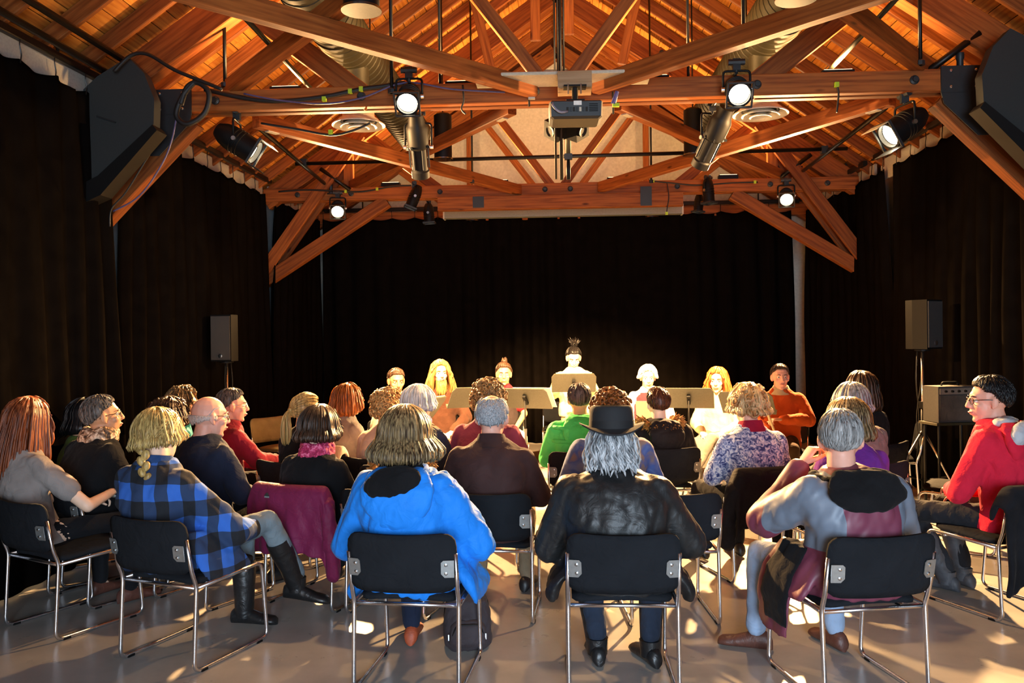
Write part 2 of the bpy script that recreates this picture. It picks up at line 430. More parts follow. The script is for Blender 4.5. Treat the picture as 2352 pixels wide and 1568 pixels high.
# ------------------------------------------------------------------ curtains
def curtain(label, p0, p1, inward, top_gap=(0.0, 0.0), meet=1.7, z1=CT, lam=0.27, amp=0.055, seed=0, hook_step=0.36):
    """hanging drape from p0 to p1 (plan), its ends drawn back at the top by top_gap"""
    p0, p1 = Vector((*p0, 0)), Vector((*p1, 0)); L = (p1 - p0).length; u = (p1 - p0) / L; w = Vector(inward)
    rnd = random.Random(seed)
    t = thing('curtain', label, 'curtain', (p0.x, p0.y, 0))
    nu = int(L / 0.022); rows = [0.02, 0.5, 1.0, 1.4, 1.8, 2.2, 2.6, 2.9, 3.15, 3.3, 3.4, z1]
    ph = [rnd.uniform(0, 6) for _ in range(4)]; vs = []
    lens = []
    for z in rows:
        k = max(0.0, (z - meet) / (z1 - meet)); k = k ** 1.3
        a, b = top_gap[0] * k, L - top_gap[1] * k
        for i in range(nu + 1):
            f = i / nu; s = a + (b - a) * f; x = f * L
            th = 2 * PI * x / lam + 1.3 * math.sin(x * 2.1 + ph[0]) + 0.8 * math.sin(x * 5.3 + ph[1])
            A = amp * (0.6 + 0.4 * math.sin(x * 1.7 + ph[2])) * (1.0 - 0.45 * (z / z1) ** 3)
            fold = math.sin(th) + 0.3 * math.sin(2 * th + 0.6 + z * 0.4)
            off = A * fold + 0.012 * math.sin(x * 9 + z * 2.0 + ph[3])
            dz = 0.0
            if z == z1: dz = -0.035 * abs(math.sin(PI * x / hook_step))
            p = u * s + w * off + u * (0.25 * A * math.cos(th)) + Vector((0, 0, z + dz)); vs.append(p)
    fs = [(r * (nu + 1) + i, r * (nu + 1) + i + 1, (r + 1) * (nu + 1) + i + 1, (r + 1) * (nu + 1) + i) for r in range(len(rows) - 1) for i in range(nu)]
    o = MB().add(vs, fs).build('drape', M_CURT, t, True)
    so = o.modifiers.new('thickness', 'SOLIDIFY'); so.thickness = 0.006
    n = int(L / hook_step)
    hk = None
    for i in range(n + 1):
        s = i * hook_step; s = top_gap[0] + s * (L - sum(top_gap)) / L
        if hk is None:
            hk = MB().tube(fillet([(0, 0, -0.03), (0, 0.012, 0.03), (0, -0.008, 0.09), (0, 0, 0.14)], 0.02, 3), 0.0045, 5).mesh('hook')
        h = put('hook', hk, M_SCREW if i % 2 else M_PIPE, t); h.location = u * s + Vector((0, 0, z1))
    return t
CXW = 3.68
curtain('long black curtain on the left nearest the photographer', (-3.74, -2.6), (-3.45, 6.28), (1, 0, 0), (0, 0.12), 0.6, seed=1)
curtain('black curtain on the left between the two trusses', (-CXW, 6.80), (-CXW, 10.34), (1, 0, 0), (0.02, 0.16), 1.7, seed=2)
curtain('short black curtain on the left by the far corner', (-CXW, 10.36), (-CXW, 12.62), (1, 0, 0), (0.22, 0.0), 1.7, seed=3)
curtain('wide black curtain across the far end of the hall', (-3.64, 12.6), (3.54, 12.6), (0, -1, 0), (0.02, 0.05), 1.6, amp=0.05, seed=4)
curtain('long black curtain along the right side of the hall', (CXW, -2.6), (CXW, 9.34), (-1, 0, 0), (0, 0.06), 1.7, seed=5)
curtain('short black curtain on the right by the far corner', (CXW, 9.42), (CXW, 12.5), (-1, 0, 0), (0.18, 0.02), 1.75, seed=6)
# curtain rails
def rail(label, p, q, drops):
    t = thing('curtain_rail', label, 'curtain rail', (0, 0, 0))
    bar('rail', p, q, 0.05, 0.055, M_PIPE, t)
    p, q = Vector(p), Vector(q)
    for k in range(drops):
        c = p.lerp(q, (k + 0.5) / drops); MB().tube([c, c + Vector((0, 0, 0.18))], 0.012, 6).build('hanger', M_PIPE, t)
rail('black curtain rail along left wall, nearest length', (-3.7, -2.6, CT + 0.15), (-3.47, 6.25, CT + 0.15), 7)
rail('black curtain rail along left wall between trusses', (-3.63, 6.75, CT + 0.15), (-3.63, 10.28, CT + 0.15), 4)
rail('black curtain rail along left wall at far corner', (-3.63, 10.6, CT + 0.15), (-3.63, 12.6, CT + 0.15), 2)
rail('black curtain rail along the right wall', (3.63, -2.6, CT + 0.15), (3.63, 9.75, CT + 0.15), 9)
rail('black curtain rail on the right at far corner', (3.63, 10.0, CT + 0.15), (3.63, 12.6, CT + 0.15), 2)
rail('black curtain rail above the far curtain', (-3.6, 12.6, CT + 0.13), (3.6, 12.6, CT + 0.13), 6)

# white fascia boards showing between the rails and the curtain tops
for k, (p, q) in enumerate((((-3.80, -2.6), (-3.52, 6.2)), ((-3.75, 6.75), (-3.75, 10.3)), ((-3.75, 10.55), (-3.75, 12.6)), ((3.75, -2.6), (3.75, 9.8)), ((3.75, 10.0), (3.75, 12.6)))):
    struct(bar('trim_%d' % (k + 1), (p[0], p[1], CT + 0.02), (q[0], q[1], CT + 0.02), 0.03, 0.24, plain('white_fascia', '#a5a198', 0.7)), 'white fascia board above the side curtains', 'trim')
# ------------------------------------------------------------------ pipes and rods
def pipe(name, label, cat, pts, r, mat, parts=(), n=10):
    o = MB().tube(pts, r, n).build(name, mat, None, True); tag(o, label, cat); return o
pipe('lighting_pipe', 'black lighting pipe along the roof on the left side', 'pipe', [atz(590, 290, 3.62), atz(770, 442, 3.62)], 0.022, M_PIPE)
pipe('lighting_pipe', 'black lighting pipe along the roof on the right side', 'pipe', [atz(2035, 247, 3.62), atz(1845, 392, 3.62)], 0.022, M_PIPE)
cp = pipe('cross_pipe', 'long black cross pipe running the width of the hall', 'pipe', [(-3.0, 9.35, 3.64), (3.2, 9.35, 3.66)], 0.022, M_PIPE)
for x in (-2.9, 2.95): MB().box((x, 9.35, 3.65), (0.07, 0.07, 0.08)).build('pipe_clamp', M_STEEL, cp)
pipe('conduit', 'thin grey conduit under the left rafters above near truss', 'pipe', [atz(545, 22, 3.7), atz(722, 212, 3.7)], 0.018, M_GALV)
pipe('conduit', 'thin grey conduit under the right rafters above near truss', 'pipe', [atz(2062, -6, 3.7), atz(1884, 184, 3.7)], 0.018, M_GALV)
pipe('conduit', 'upper dark conduit beside the near left curtain rail', 'pipe', [(-3.22, 1.5, 3.72), (-3.22, 6.2, 3.72)], 0.025, M_PIPE)
pipe('conduit', 'lower dark conduit beside the near left curtain rail', 'pipe', [(-3.38, 1.5, 3.64), (-3.36, 6.2, 3.64)], 0.025, M_PIPE)
def rod(px, py, Y, ztop, label, r=0.011):
    b = at(px, py, Y)
    o = pipe('hanging_rod', label, 'rod', [b, (b.x, b.y, min(ztop, roof_z(b.x) - 0.02))], r, M_PIPE, n=8)
    MB().lathe([(r * 2.2, 0), (r * 2.2, 0.03), (r * 1.5, 0.04)], Matrix.Translation(b), 8).build('rod_collar', M_STEEL, o)
rod(517, 200, 6.4, 6, 'black hanging rod above left end of near truss', 0.015)
rod(900, 215, 6.2, 6, 'black hanging rod beside the left duct', 0.014)
rod(1011, 205, 6.35, 6, 'thin black rod left of the projector')
rod(1581, 195, 6.35, 6, 'thin black rod right of the projector')
rod(1708, 110, 6.0, 6, 'black hanging rod beside the right duct', 0.015)
rod(2114, 150, 6.2, 6, 'black hanging rod above right end of near truss', 0.015)
rod(1085, 420, 9.6, 6, 'thin black rod hanging in front of gable, left')
rod(1496, 420, 9.6, 6, 'thin black rod hanging in front of gable, right')
for i, (px, zb) in enumerate(((1276, 3.0), (1283, 3.6), (1289, 2.95), (1297, 3.62))):
    b = at(px, 300, 7.0)
    pipe('chain_pipe', 'black drop pipe behind the projector, number %s from the left' % ('one', 'two', 'three', 'four')[i], 'pipe',
         [(b.x, 7.0 + 0.02 * i, zb if i % 2 else 2.95), (b.x, 7.0 + 0.02 * i, RIDGE - 0.1)], 0.009 if i != 2 else 0.016, M_PIPE, n=8)

# ------------------------------------------------------------------ ducts, diffusers, downlights
for s, side in ((-1, 'left'), (1, 'right')):
    t = thing('spiral_duct', 'round metal spiral duct under the %s roof slope' % side, 'duct', (s * 1.72, 0, 4.08))
    prof = []; y = 0.5
    while y < 9.9:
        prof += [(0.205, y), (0.205, y + 0.085), (0.211, y + 0.09), (0.211, y + 0.1)]; y += 0.105
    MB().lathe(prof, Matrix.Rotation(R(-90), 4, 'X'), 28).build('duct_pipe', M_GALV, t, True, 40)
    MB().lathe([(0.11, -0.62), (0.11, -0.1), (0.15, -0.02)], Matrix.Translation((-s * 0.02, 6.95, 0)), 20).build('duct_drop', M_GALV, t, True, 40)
    for y in (3.4, 5.5, 7.6):
        MB().tube([(0, y, 0.2), (0, y, roof_z(1.72) - 4.08 - 0.14)], 0.008, 6).build('duct_hanger', M_PIPE, t)
    d = thing('air_diffuser', 'round off-white ceiling diffuser below the %s duct' % side, 'diffuser', (s * 1.68, 6.95, 3.45))
    for k, (r1, r2, z) in enumerate(((0.225, 0.165, 0.0), (0.155, 0.10, -0.012), (0.09, 0.03, -0.024))):
        MB().lathe([(r2, z + 0.035), (r2 + 0.01, z + 0.02), (r1, z - 0.012), (r1, z - 0.02), (r1 - 0.012, z - 0.018), (r2 - 0.01, z + 0.012), (r2 - 0.012, z + 0.035)], None, 28).build('diffuser_ring', M_OFFW, d, True, 50)
    MB().lathe([(0.14, 0.02), (0.13, 0.12), (0.11, 0.14)], None, 24).build('diffuser_neck', M_OFFW, d, True, 50)
M_REFL = plain('lamp_reflector', '#8f969c', 0.22, 1.0)
def downlight(px, py, Y, label, h=0.46):
    p = at(px, py, Y)
    t = thing('pendant_downlight', label, 'ceiling lamp', p, 0, 'black cylinder downlights hung from the roof')
    MB().lathe([(0.088, 0.0), (0.094, 0.0), (0.094, h), (0.07, h + 0.02), (0.02, h + 0.02), (0.02, h - 0.02), (0.086, h - 0.02)], None, 28).build('housing', M_BLACK, t, True, 40)
    MB().lathe([(0.105, -0.004), (0.105, 0.008), (0.094, 0.012), (0.088, 0.008), (0.06, 0.16), (0.045, 0.17), (0.05, 0.155), (0.082, 0.0)], None, 28).build('reflector', M_REFL, t, True, 40)
    MB().tube([(0, 0, h), (0, 0, roof_z(p.x) - p.z + 0.005)], 0.008, 6).build('stem', M_PIPE, t)
downlight(830, 24, 4.25, 'black downlight with chrome rim at upper left of the frame')
downlight(1829, -2, 4.25, 'black downlight with chrome rim cut by the upper frame edge')
downlight(1018, 366, 8.7, 'black downlight hanging left of centre behind near truss')
downlight(1592, 356, 8.7, 'black downlight right of centre behind the slanted spotlight')
downlight(1085, 507, 12.2, 'small black downlight left of centre above far curtain', 0.3)
downlight(1497, 499, 12.2, 'small black downlight right of centre above far curtain', 0.3)

# ------------------------------------------------------------------ stage lamps
def yoke(t, p0, dirv, half, up_len, tilt=0.0):
    d = Vector(dirv).normalized(); side = d.cross(Vector((0, 0, 1))).normalized(); up = Vector((0, 0, 1))
    a, b = side * half, side * -half
    MB().tube(fillet([a, a + up * up_len * 0.75, b + up * up_len * 0.75, b], 0.03, 3), 0.009, 6).build('yoke', M_BLACK, t, True)
    for q in (a, b):
        MB().lathe([(0.017, -0.012), (0.017, 0.012)], Matrix.Translation(q) @ along(side), 10).build('knob', M_SCREW, t)
    c = up * up_len
    MB().box(c, (0.055, 0.035, 0.085)).tube([c - up * (up_len * 0.25), c], 0.012, 6).tube([c + up * 0.02 + side * 0.06, c + up * 0.02 - side * 0.06], 0.024, 8).build('clamp', M_STEEL, t)
def arm_to_chord(t, loc, h):
    k = min(range(2), key=lambda i: abs(TY[i] - loc.y)); y = TY[k] + (0.095 if loc.y > TY[k] else -0.095)
    zt = loc.z + h; zc = min(max(zt, CH0 + 0.03), CH1 - 0.03)
    MB().tube(fillet([(0, 0, h), (0, 0, zc - loc.z), (0, y - loc.y, zc - loc.z)], 0.02, 3), 0.014, 8).build('arm', M_STEEL, t, True)
def par_lamp(loc, aim, label, lit=0.0, glow=False, r=0.085, L=0.24, light=None, flag=False, beam=115):
    loc = Vector(loc); d = Vector(aim).normalized()
    t = thing('stage_lamp', label, 'stage lamp', loc, 0, 'stage lamps on the roof trusses')
    M = along(d)
    MB().lathe([(0.02, -L * 0.62), (r * 0.55, -L * 0.6), (r * 0.85, -L * 0.42), (r, -L * 0.2), (r, L * 0.5), (r * 1.08, L * 0.5), (r * 1.08, L * 0.56), (r * 0.9, L * 0.56), (r * 0.9, L * 0.45), (r * 0.5, L * 0.3), (0.01, L * 0.3)], M, 22).build('housing', M_BLACK, t, True, 35)
    for k in range(3):
        MB().lathe([(r * 1.0, -L * 0.1 + k * 0.03), (r * 1.05, -L * 0.09 + k * 0.03), (r * 1.05, -L * 0.06 + k * 0.03), (r * 1.0, -L * 0.05 + k * 0.03)], M, 22).build('cooling_rib', M_BLACK, t, True, 35)
    mat = M_LAMPON if lit else (M_LAMPGLOW if glow else M_REFL)
    MB().lathe([(0.004, L * 0.44), (r * 0.88, L * 0.40), (r * 0.88, L * 0.43), (r * 0.5, L * 0.47), (0.004, L * 0.48)], M, 22).build('lens', mat, t, True)
    # square gel frame holder
    fr = MB()
    for a in range(4):
        fr.box(Vector((0, 0, 0)), (r * 2.15, 0.012, 0.02), None)
        n = len(fr.v) - 8; Q = M @ Matrix.Translation((0, 0, L * 0.58)) @ Matrix.Rotation(PI / 2 * a, 4, 'Z') @ Matrix.Translation((0, r * 1.05, 0))
        fr.v[n:] = [tuple(Q @ Vector(v)) for v in fr.v[n:]]
    fr.build('gel_frame', M_STEEL, t)
    if flag:
        MB().box((0, 0, 0), (r * 2.0, 0.004, 0.11), None)
        g = MB().box((0, 0, 0), (r * 2.0, 0.004, 0.11)); Q = M @ Matrix.Translation((0, r * 1.05, L * 0.58 + 0.055))
        g.v = [tuple(Q @ Vector(v)) for v in g.v]; g.build('barn_door', M_OFFW, t)
        g = MB().box((0, 0, 0), (r * 2.0, 0.004, 0.11)); Q = M @ Matrix.Translation((0, -r * 1.05, L * 0.58 + 0.055))
        g.v = [tuple(Q @ Vector(v)) for v in g.v]; g.build('barn_door', M_STEEL, t)
    yoke(t, loc, d, r * 1.15, r * 2.1); arm_to_chord(t, loc, r * 2.1)
    if lit:
        target = light or (loc + d * 4)
        o = spot_light('lamp_beam', (0, 0, 0), (0, 0, -1), lit, beam, 0.7, WARM, 0.06)
        o.parent = t; o.location = d * (L * 0.5 + 0.05)
        o.rotation_euler = (Vector(target) - (loc + d * (L * 0.5 + 0.05))).to_track_quat('-Z', 'Y').to_euler()
    return t
def ers_lamp(loc, aim, label, power, target, angle=62, L=0.56):
    loc = Vector(loc); d = Vector(aim).normalized(); M = along(d)
    t = thing('profile_spotlight', label, 'stage lamp', loc, 0, 'profile spotlights behind the near truss')
    MB().lathe([(0.02, -L * 0.5), (0.06, -L * 0.48), (0.068, -L * 0.36), (0.075, -L * 0.33), (0.088, -L * 0.28), (0.088, -L * 0.02), (0.075, 0.0), (0.07, 0.01), (0.02, 0.01)], M, 20).build('lamp_body', M_BLACK, t, True, 35)
    MB().lathe([(0.03, -0.01), (0.066, 0.0), (0.066, L * 0.34), (0.076, L * 0.36), (0.076, L * 0.46), (0.064, L * 0.46), (0.06, L * 0.38), (0.02, L * 0.37)], M, 20).build('lens_barrel', M_BLACK, t, True, 35)
    MB().lathe([(0.004, L * 0.43), (0.062, L * 0.40), (0.062, L * 0.42), (0.004, L * 0.455)], M, 20).build('lens', M_LAMPGLOW, t, True)
    for k in range(6):
        a = 2 * PI * k / 6
        g = MB().box((0, 0, 0), (0.012, 0.012, L * 0.3)); Q = M @ Matrix.Rotation(a, 4, 'Z') @ Matrix.Translation((0.078, 0, L * 0.16))
        g.v = [tuple(Q @ Vector(v)) for v in g.v]; g.build('cooling_fin', M_STEEL, t)
    for k in range(4):
        g = MB().box((0, 0, 0), (0.03, 0.008, 0.02)); Q = M @ Matrix.Rotation(PI / 2 * k + 0.5, 4, 'Z') @ Matrix.Translation((0.098, 0, -0.02))
        g.v = [tuple(Q @ Vector(v)) for v in g.v]; g.build('shutter_handle', M_STEEL, t)
    yoke(t, loc, d, 0.11, 0.26); arm_to_chord(t, loc, 0.26)
    o = spot_light('lamp_beam', (0, 0, 0), (0, 0, -1), power, angle, 0.55, WARM, 0.04)
    o.parent = t; o.location = d * (L * 0.5); o.rotation_euler = (Vector(target) - loc).to_track_quat('-Z', 'Y').to_euler()
    return t
par_lamp(at(940, 222, 6.15), (0.02, -0.78, -0.62), 'lit stage lamp facing the camera left of the projector', P_NEAR, light=(-1.1, 3.0, 0.5))
par_lamp(at(1692, 205, 6.15), (-0.02, -0.84, -0.55), 'bright lit stage lamp facing the camera right of the projector', P_NEAR, light=(1.2, 3.0, 0.5))
par_lamp(at(776, 478, 10.4), (0.2, -0.85, -0.5), 'lit stage lamp on the second truss at left', P_FAR, light=(-0.3, 5.5, 0.2), beam=84)
par_lamp(at(1806, 450, 10.4), (-0.2, -0.85, -0.5), 'lit stage lamp on the second truss at right', P_FAR, light=(0.7, 5.3, 0.2), beam=84)
par_lamp(at(545, 325, 6.4), (0.8, 0.1, -0.5), 'black lamp with pale flap at near left truss end', P_SIDE, light=(3.2, 7.2, 2.9), beam=50, r=0.1, L=0.3, flag=True)
par_lamp(at(2078, 288, 6.4), (-0.82, -0.2, -0.52), 'black lamp with flap at near right truss end', P_SIDE, light=(-3.2, 7.2, 2.9), beam=50, r=0.1, L=0.3, flag=True)
par_lamp(at(952, 452, 10.2), (-0.35, -0.1, -0.9), 'black can lamp tilted left on the second truss', 0, True, r=0.07, L=0.25)
par_lamp(at(985, 490, 11.0), (0.05, 0.0, -1), 'black can lamp pointing straight down behind second truss, left', 0, True, r=0.07, L=0.22)
par_lamp(at(1627, 438, 10.2), (0.05, -0.05, -1), 'upper of two black can lamps right of the trimmer beam', 0, True, r=0.068, L=0.26)
par_lamp(at(1605, 466, 11.0), (-0.1, -0.05, -1), 'lower of two black can lamps right of the trimmer beam', 0, True, r=0.06, L=0.2)
ers_lamp(at(961, 338, 6.75), (-0.02, 0.55, -0.85), 'long profile spotlight pointing down at stage, left of projector', P_ERS, (-0.55, 9.4, 0.7))
ers_lamp(at(1637, 318, 6.75), (-0.32, 0.6, -0.75), 'long slanted profile spotlight right of the projector', P_ERS, (0.75, 9.5, 0.8))

# added fill lights on the bottom chords, put there to brighten the roof boards
def fill_uplight(x, y, label):
    t = thing('roof_fill_light', label, 'fill light', (x, y, CH1), 0, 'added fill lights lying on the truss chords')
    MB().loft([[Vector(p) for p in ((-0.12, -0.05, z), (0.12, -0.05, z), (0.12, 0.05, z), (-0.12, 0.05, z))] for z in (0.0, 0.06)]).build('housing', M_BLACK, t)
    MB().box((0, 0, 0.063), (0.21, 0.08, 0.006)).build('lens', M_LAMPGLOW, t)
    o = area_light('lamp_beam', (0, 0, 0.075), (R(180), 0, 0), 0.21, 0.08, P_UP, WARM); o.parent = t
for k, nm in ((0, 'near'), (1, 'second')):
    for x, sd in ((-2.15, 'left'), (2.15, 'right'), (-0.75, 'left of middle'), (0.75, 'right of middle')):
        fill_uplight(x, TY[k] + (0.1 if k == 0 else 0.0), 'small added fill light lying on the %s truss, %s' % (nm, sd))
# ------------------------------------------------------------------ projector and its mount, small boxes, boards
wb = tag(bar('white_board', at(1092, 186, 6.1), at(1492, 176, 6.1), 0.3, 0.025, M_OFFW), 'pale flat board lying on top of near truss at the middle', 'board')
pb = tag(bar('mount_block', at(1281, 193, 6.0), at(1358, 190, 6.0), 0.22, 0.12, wood('plywood', '#a98a68', '#93714e')), 'short wooden block carrying the projector mount', 'block')
pc = at(1321, 262, 5.9)
pj = thing('projector', 'black video projector hanging upside down at the middle', 'projector', pc, R(2))
M_PROJ = plain('projector_black', '#1a1c1f', 0.4)
MB().loft([[Vector((x, y, z)) for x, y in ((-a, -b), (a, -b), (a + 0.01, -b + 0.03), (a + 0.01, b - 0.03), (a, b), (-a, b), (-a - 0.01, b - 0.03), (-a - 0.01, -b + 0.03))]
           for a, b, z in ((0.150, 0.12, -0.065), (0.172, 0.14, -0.05), (0.176, 0.145, 0.05), (0.165, 0.135, 0.06))]).build('projector_body', M_PROJ, pj)
for k in range(7):
    MB().box((-0.06 + 0.022 * k, -0.146, -0.005), (0.015, 0.006, 0.03)).build('port', M_STEEL if k % 2 else M_OFFW if k == 4 else M_PIPE, pj)
for k in range(5): MB().box((0.12, -0.146, 0.03 - 0.012 * k), (0.06, 0.005, 0.005)).build('vent_slot', M_BLACK, pj)
MB().box((0.01, -0.147, 0.038), (0.055, 0.004, 0.03)).build('sticker', M_PAPER, pj)
MB().tube([(0.0, 0, 0.06), (0, 0, 0.19)], 0.022, 12).box((0, 0, 0.075), (0.13, 0.12, 0.03)).box((0.0, 0, 0.19), (0.16, 0.1, 0.012)).build('mount', M_BLACK, pj)
MB().lathe([(0.05, 0.13), (0.05, 0.17), (0.038, 0.175), (0.03, 0.16)], Matrix.Translation((0.07, 0, -0.01)) @ Matrix.Rotation(R(-90), 4, 'X'), 18).build('projector_lens', M_REFL, pj, True, 35)
MB().tube(fillet([(-0.15, -0.1, 0.06), (-0.17, -0.18, 0.02), (-0.12, -0.19, -0.04), (-0.06, -0.15, -0.02)], 0.05, 5), 0.008, 8).build('power_lead', plain('grey_lead', '#8b8794', 0.5), pj, True)
for k in (-0.05, 0.04): MB().tube([(k, -0.05, 0.13), (k, -0.05, 0.2)], 0.005, 6).build('bolt', M_SCREW, pj)
# small loudspeakers on the drop pipe behind the projector
for s, lab in ((-1, 'left'), (1, 'right')):
    c = at(1301 + s * 25, 297, 7.1)
    t = thing('hanging_loudspeaker', '%s of the two small black loudspeakers below the projector' % lab, 'loudspeaker', c, R(s * 40))
    M = Matrix.Rotation(R(s * -30), 4, 'Y') @ Matrix.Rotation(R(28), 4, 'X')
    MB().box((0, 0, 0), (0.16, 0.12, 0.15), M.to_3x3()).build('cabinet', M_BLACK, t)
    MB().lathe([(0.05, 0), (0.05, 0.006), (0.03, 0.003)], M @ Matrix.Translation((0, -0.06, 0)) @ Matrix.Rotation(R(90), 4, 'X'), 16).build('speaker_cone', M_STEEL, t)
dp = at(1306, 412, 7.35)
t = thing('drop_pole', 'brown drop pole with black tip under the projector', 'pole', dp)
MB().tube([(0, 0, 0.18), (0, 0, 0.62)], 0.024, 12).build('pole', M_GALV, t, True)
MB().tube([(0, 0, 0), (0, 0, 0.1), (0, 0, 0.18)], [0.018, 0.02, 0.014], 12).build('tip', M_BLACK, t, True)
MB().box((0, 0, 0.2), (0.07, 0.05, 0.05)).build('clamp', M_STEEL, t)
MB().tube([(0, 0, 0.6), (-0.05, -0.35, 0.6)], 0.012, 8).build('arm', M_STEEL, t)
# clamps with blue handles on the braces
for px, py, lab in ((1215, 205, 'left'), (1408, 222, 'right')):
    c = at(px, py, 6.28)
    t = thing('bar_clamp', 'black bar clamp with blue handle %s of the projector' % lab, 'clamp', c)
    k = 1 if lab == 'left' else -0.2
    MB().tube([(0, 0, -0.13), (0.0, 0, 0.12 * max(k, 0.3))], 0.008, 6).build('clamp_bar', M_BLACK, t)
    MB().tube([(0.0, -0.02, -0.06), (0.03, -0.03, 0.03)], [0.02, 0.014], 8).build('handle', plain('blue_grip', '#27306e', 0.5), t)
    MB().box((0.02, -0.02, -0.07), (0.05, 0.03, 0.025)).build('jaw', M_TAPE if lab == 'right' else M_OFFW, t)
# cloth screen casing below the second truss
sc_ = thing('screen_casing', 'long grey-green projection screen casing under second truss', 'screen casing', (0.06, 11.4, 3.33))
MB().box((0, 0, 0), (3.25, 0.13, 0.12)).build('casing', plain('casing_grey', '#77786a', 0.5), sc_)
for x in (-1.63, 1.63): MB().box((x, 0, 0), (0.02, 0.15, 0.14)).build('end_cap', M_OFFW, sc_)
for x in (-1.2, 1.2): bar('bracket', (x, 0, 0.05), (x, -0.70, 0.13), 0.04, 0.02, M_STEEL, sc_)

# speakers fixed on the walls beside the near truss
def wall_speaker(s, label):
    Y = 6.0
    pts = [(200, 210), (232, 180), (302, 136), (338, 172), (362, 232), (360, 292), (348, 305), (238, 408), (205, 425)]
    P = [at(*p, Y) for p in pts]
    out = [(p.x * -s, p.z) for p in P]            # mirrored for the right side
    t = thing('wall_loudspeaker', label, 'loudspeaker', (0, Y, 0))
    T = Matrix.Translation((0, 0.0, 0)) @ Matrix.Rotation(R(90), 4, 'X')
    if s < 0: out = out[::-1]
    MB().prism(out, 0.1, T).build('cabinet', plain('speaker_charcoal', '#1e2324', 0.75), t)
    low = [at(*p, Y) for p in ((362, 292), (372, 305), (244, 452), (205, 470), (205, 425), (238, 408), (348, 305))]
    lo = [(p.x * -s, p.z) for p in low]
    MB().prism(lo if s < 0 else lo[::-1], 0.16, T).build('lower_panel', M_BLACK, t)
    MB().tube([at(p[0], p[1], 0.0 + Y) * 1.0 if False else Vector((at(p[0], p[1], Y).x * -s, -0.058, at(p[0], p[1], Y).z)) for p in ((232, 272), (275, 286))], 0.006, 6).build('seam_bead', M_STEEL, t)
    return t
wall_speaker(-1, 'large charcoal loudspeaker on left wall above knee brace'); wall_speaker(1, 'large charcoal loudspeaker cut by the right frame edge')

# ------------------------------------------------------------------ cables with lime tape
def cable(label, pts, r=0.009, mat=None, tapes=(), name='cable'):
    P = [Vector(p) for p in pts]
    Q = []
    for i in range(len(P) - 1):
        a, b, c, d = P[max(i - 1, 0)], P[i], P[i + 1], P[min(i + 2, len(P) - 1)]
        for k in range(6):
            t = k / 6; Q.append(0.5 * ((2 * b) + (c - a) * t + (2 * a - 5 * b + 4 * c - d) * t * t + (3 * b - a - 3 * c + d) * t ** 3))
    Q.append(P[-1])
    o = MB().tube(Q, r, 7).build(name, mat or M_CABLE, None, True); tag(o, label, 'cable')
    for (x, z_) in tapes:
        q = min(Q, key=lambda v: abs(v.x - x)); g = MB().box(q + Vector((0, -0.004, z_)), (0.03, 0.03, 0.035)); g.build('tape_mark', M_TAPE, o)
    return o
Y1 = 6.25
cable('black cable bundle along the top of near truss, left', [at(x, y, Y1) for x, y in ((470, 205), (560, 225), (640, 232), (745, 222), (830, 205), (880, 198), (930, 190))], 0.018, tapes=[(at(747, 222, Y1).x, -0.02), (at(803, 205, Y1).x, 0), (at(826, 203, Y1).x, 0)])
cable('violet cable along the top of near truss', [at(x, y, Y1 - 0.05) for x, y in ((560, 215), (640, 230), (740, 238), (830, 225), (930, 190), (1040, 205), (1160, 212))], 0.007, M_PURPLE)
cable('black cable sagging below near truss, left', [at(x, y, 6.3) for x, y in ((600, 283), (690, 298), (760, 310), (810, 300), (850, 283))], 0.009, tapes=[(at(755, 300, 6.3).x, 0.02)])
cable('black cable tied at middle of near truss, hanging short', [at(x, y, 6.295) for x, y in ((1063, 195), (1065, 230), (1060, 250), (1070, 262))], 0.007)
cable('short black cable with lime end right of lit lamp', [at(x, y, 6.295) for x, y in ((1921, 192), (1926, 212), (1924, 240), (1922, 258))], 0.007, tapes=[(at(1922, 258, 6.2).x, -0.01)])
cable('thick black cable arching over left loudspeaker', [at(x, y, 5.85) for x, y in ((262, 165), (300, 128), (340, 125), (400, 160), (460, 185), (510, 205))], 0.014)
cable('black cable coil dropping at left truss end', [at(x, y, 5.9) for x, y in ((450, 185), (420, 220), (405, 265), (430, 285), (470, 260), (480, 215), (455, 190), (430, 200), (415, 240))], 0.02)
cable('thin violet cable dropping past the left knee brace', [at(x, y, 5.9) for x, y in ((437, 190), (412, 240), (395, 320), (370, 380), (320, 450), (260, 485))], 0.006, M_PURPLE)
cable('thin black cable down the left knee brace', [at(x, y, 6.1) for x, y in ((372, 315), (340, 360), (290, 440), (256, 480), (252, 520))], 0.006)
cable('thin black cable along the top of second truss, left', [at(x, y, 10.4) for x, y in ((640, 440), (700, 436), (760, 438), (830, 440), (900, 428), (945, 426))], 0.012, tapes=[(at(872, 425, 10.4).x, 0), (at(790, 433, 10.4).x, 0)])
cable('thin black cable along the top of second truss, right', [at(x, y, 10.4) for x, y in ((1500, 416), (1540, 420), (1600, 425), (1680, 420), (1740, 418))], 0.01, tapes=[(at(1500, 416, 10.4).x, 0), (at(1735, 418, 10.4).x, 0)])
cable('cable drop with lime end under second truss, right', [at(x, y, 10.4) for x, y in ((1532, 420), (1536, 450), (1533, 475), (1531, 490))], 0.006, tapes=[(at(1531, 490, 10.3).x, 0)])
for px, py in ((945, 405), (1285, 412)): pass

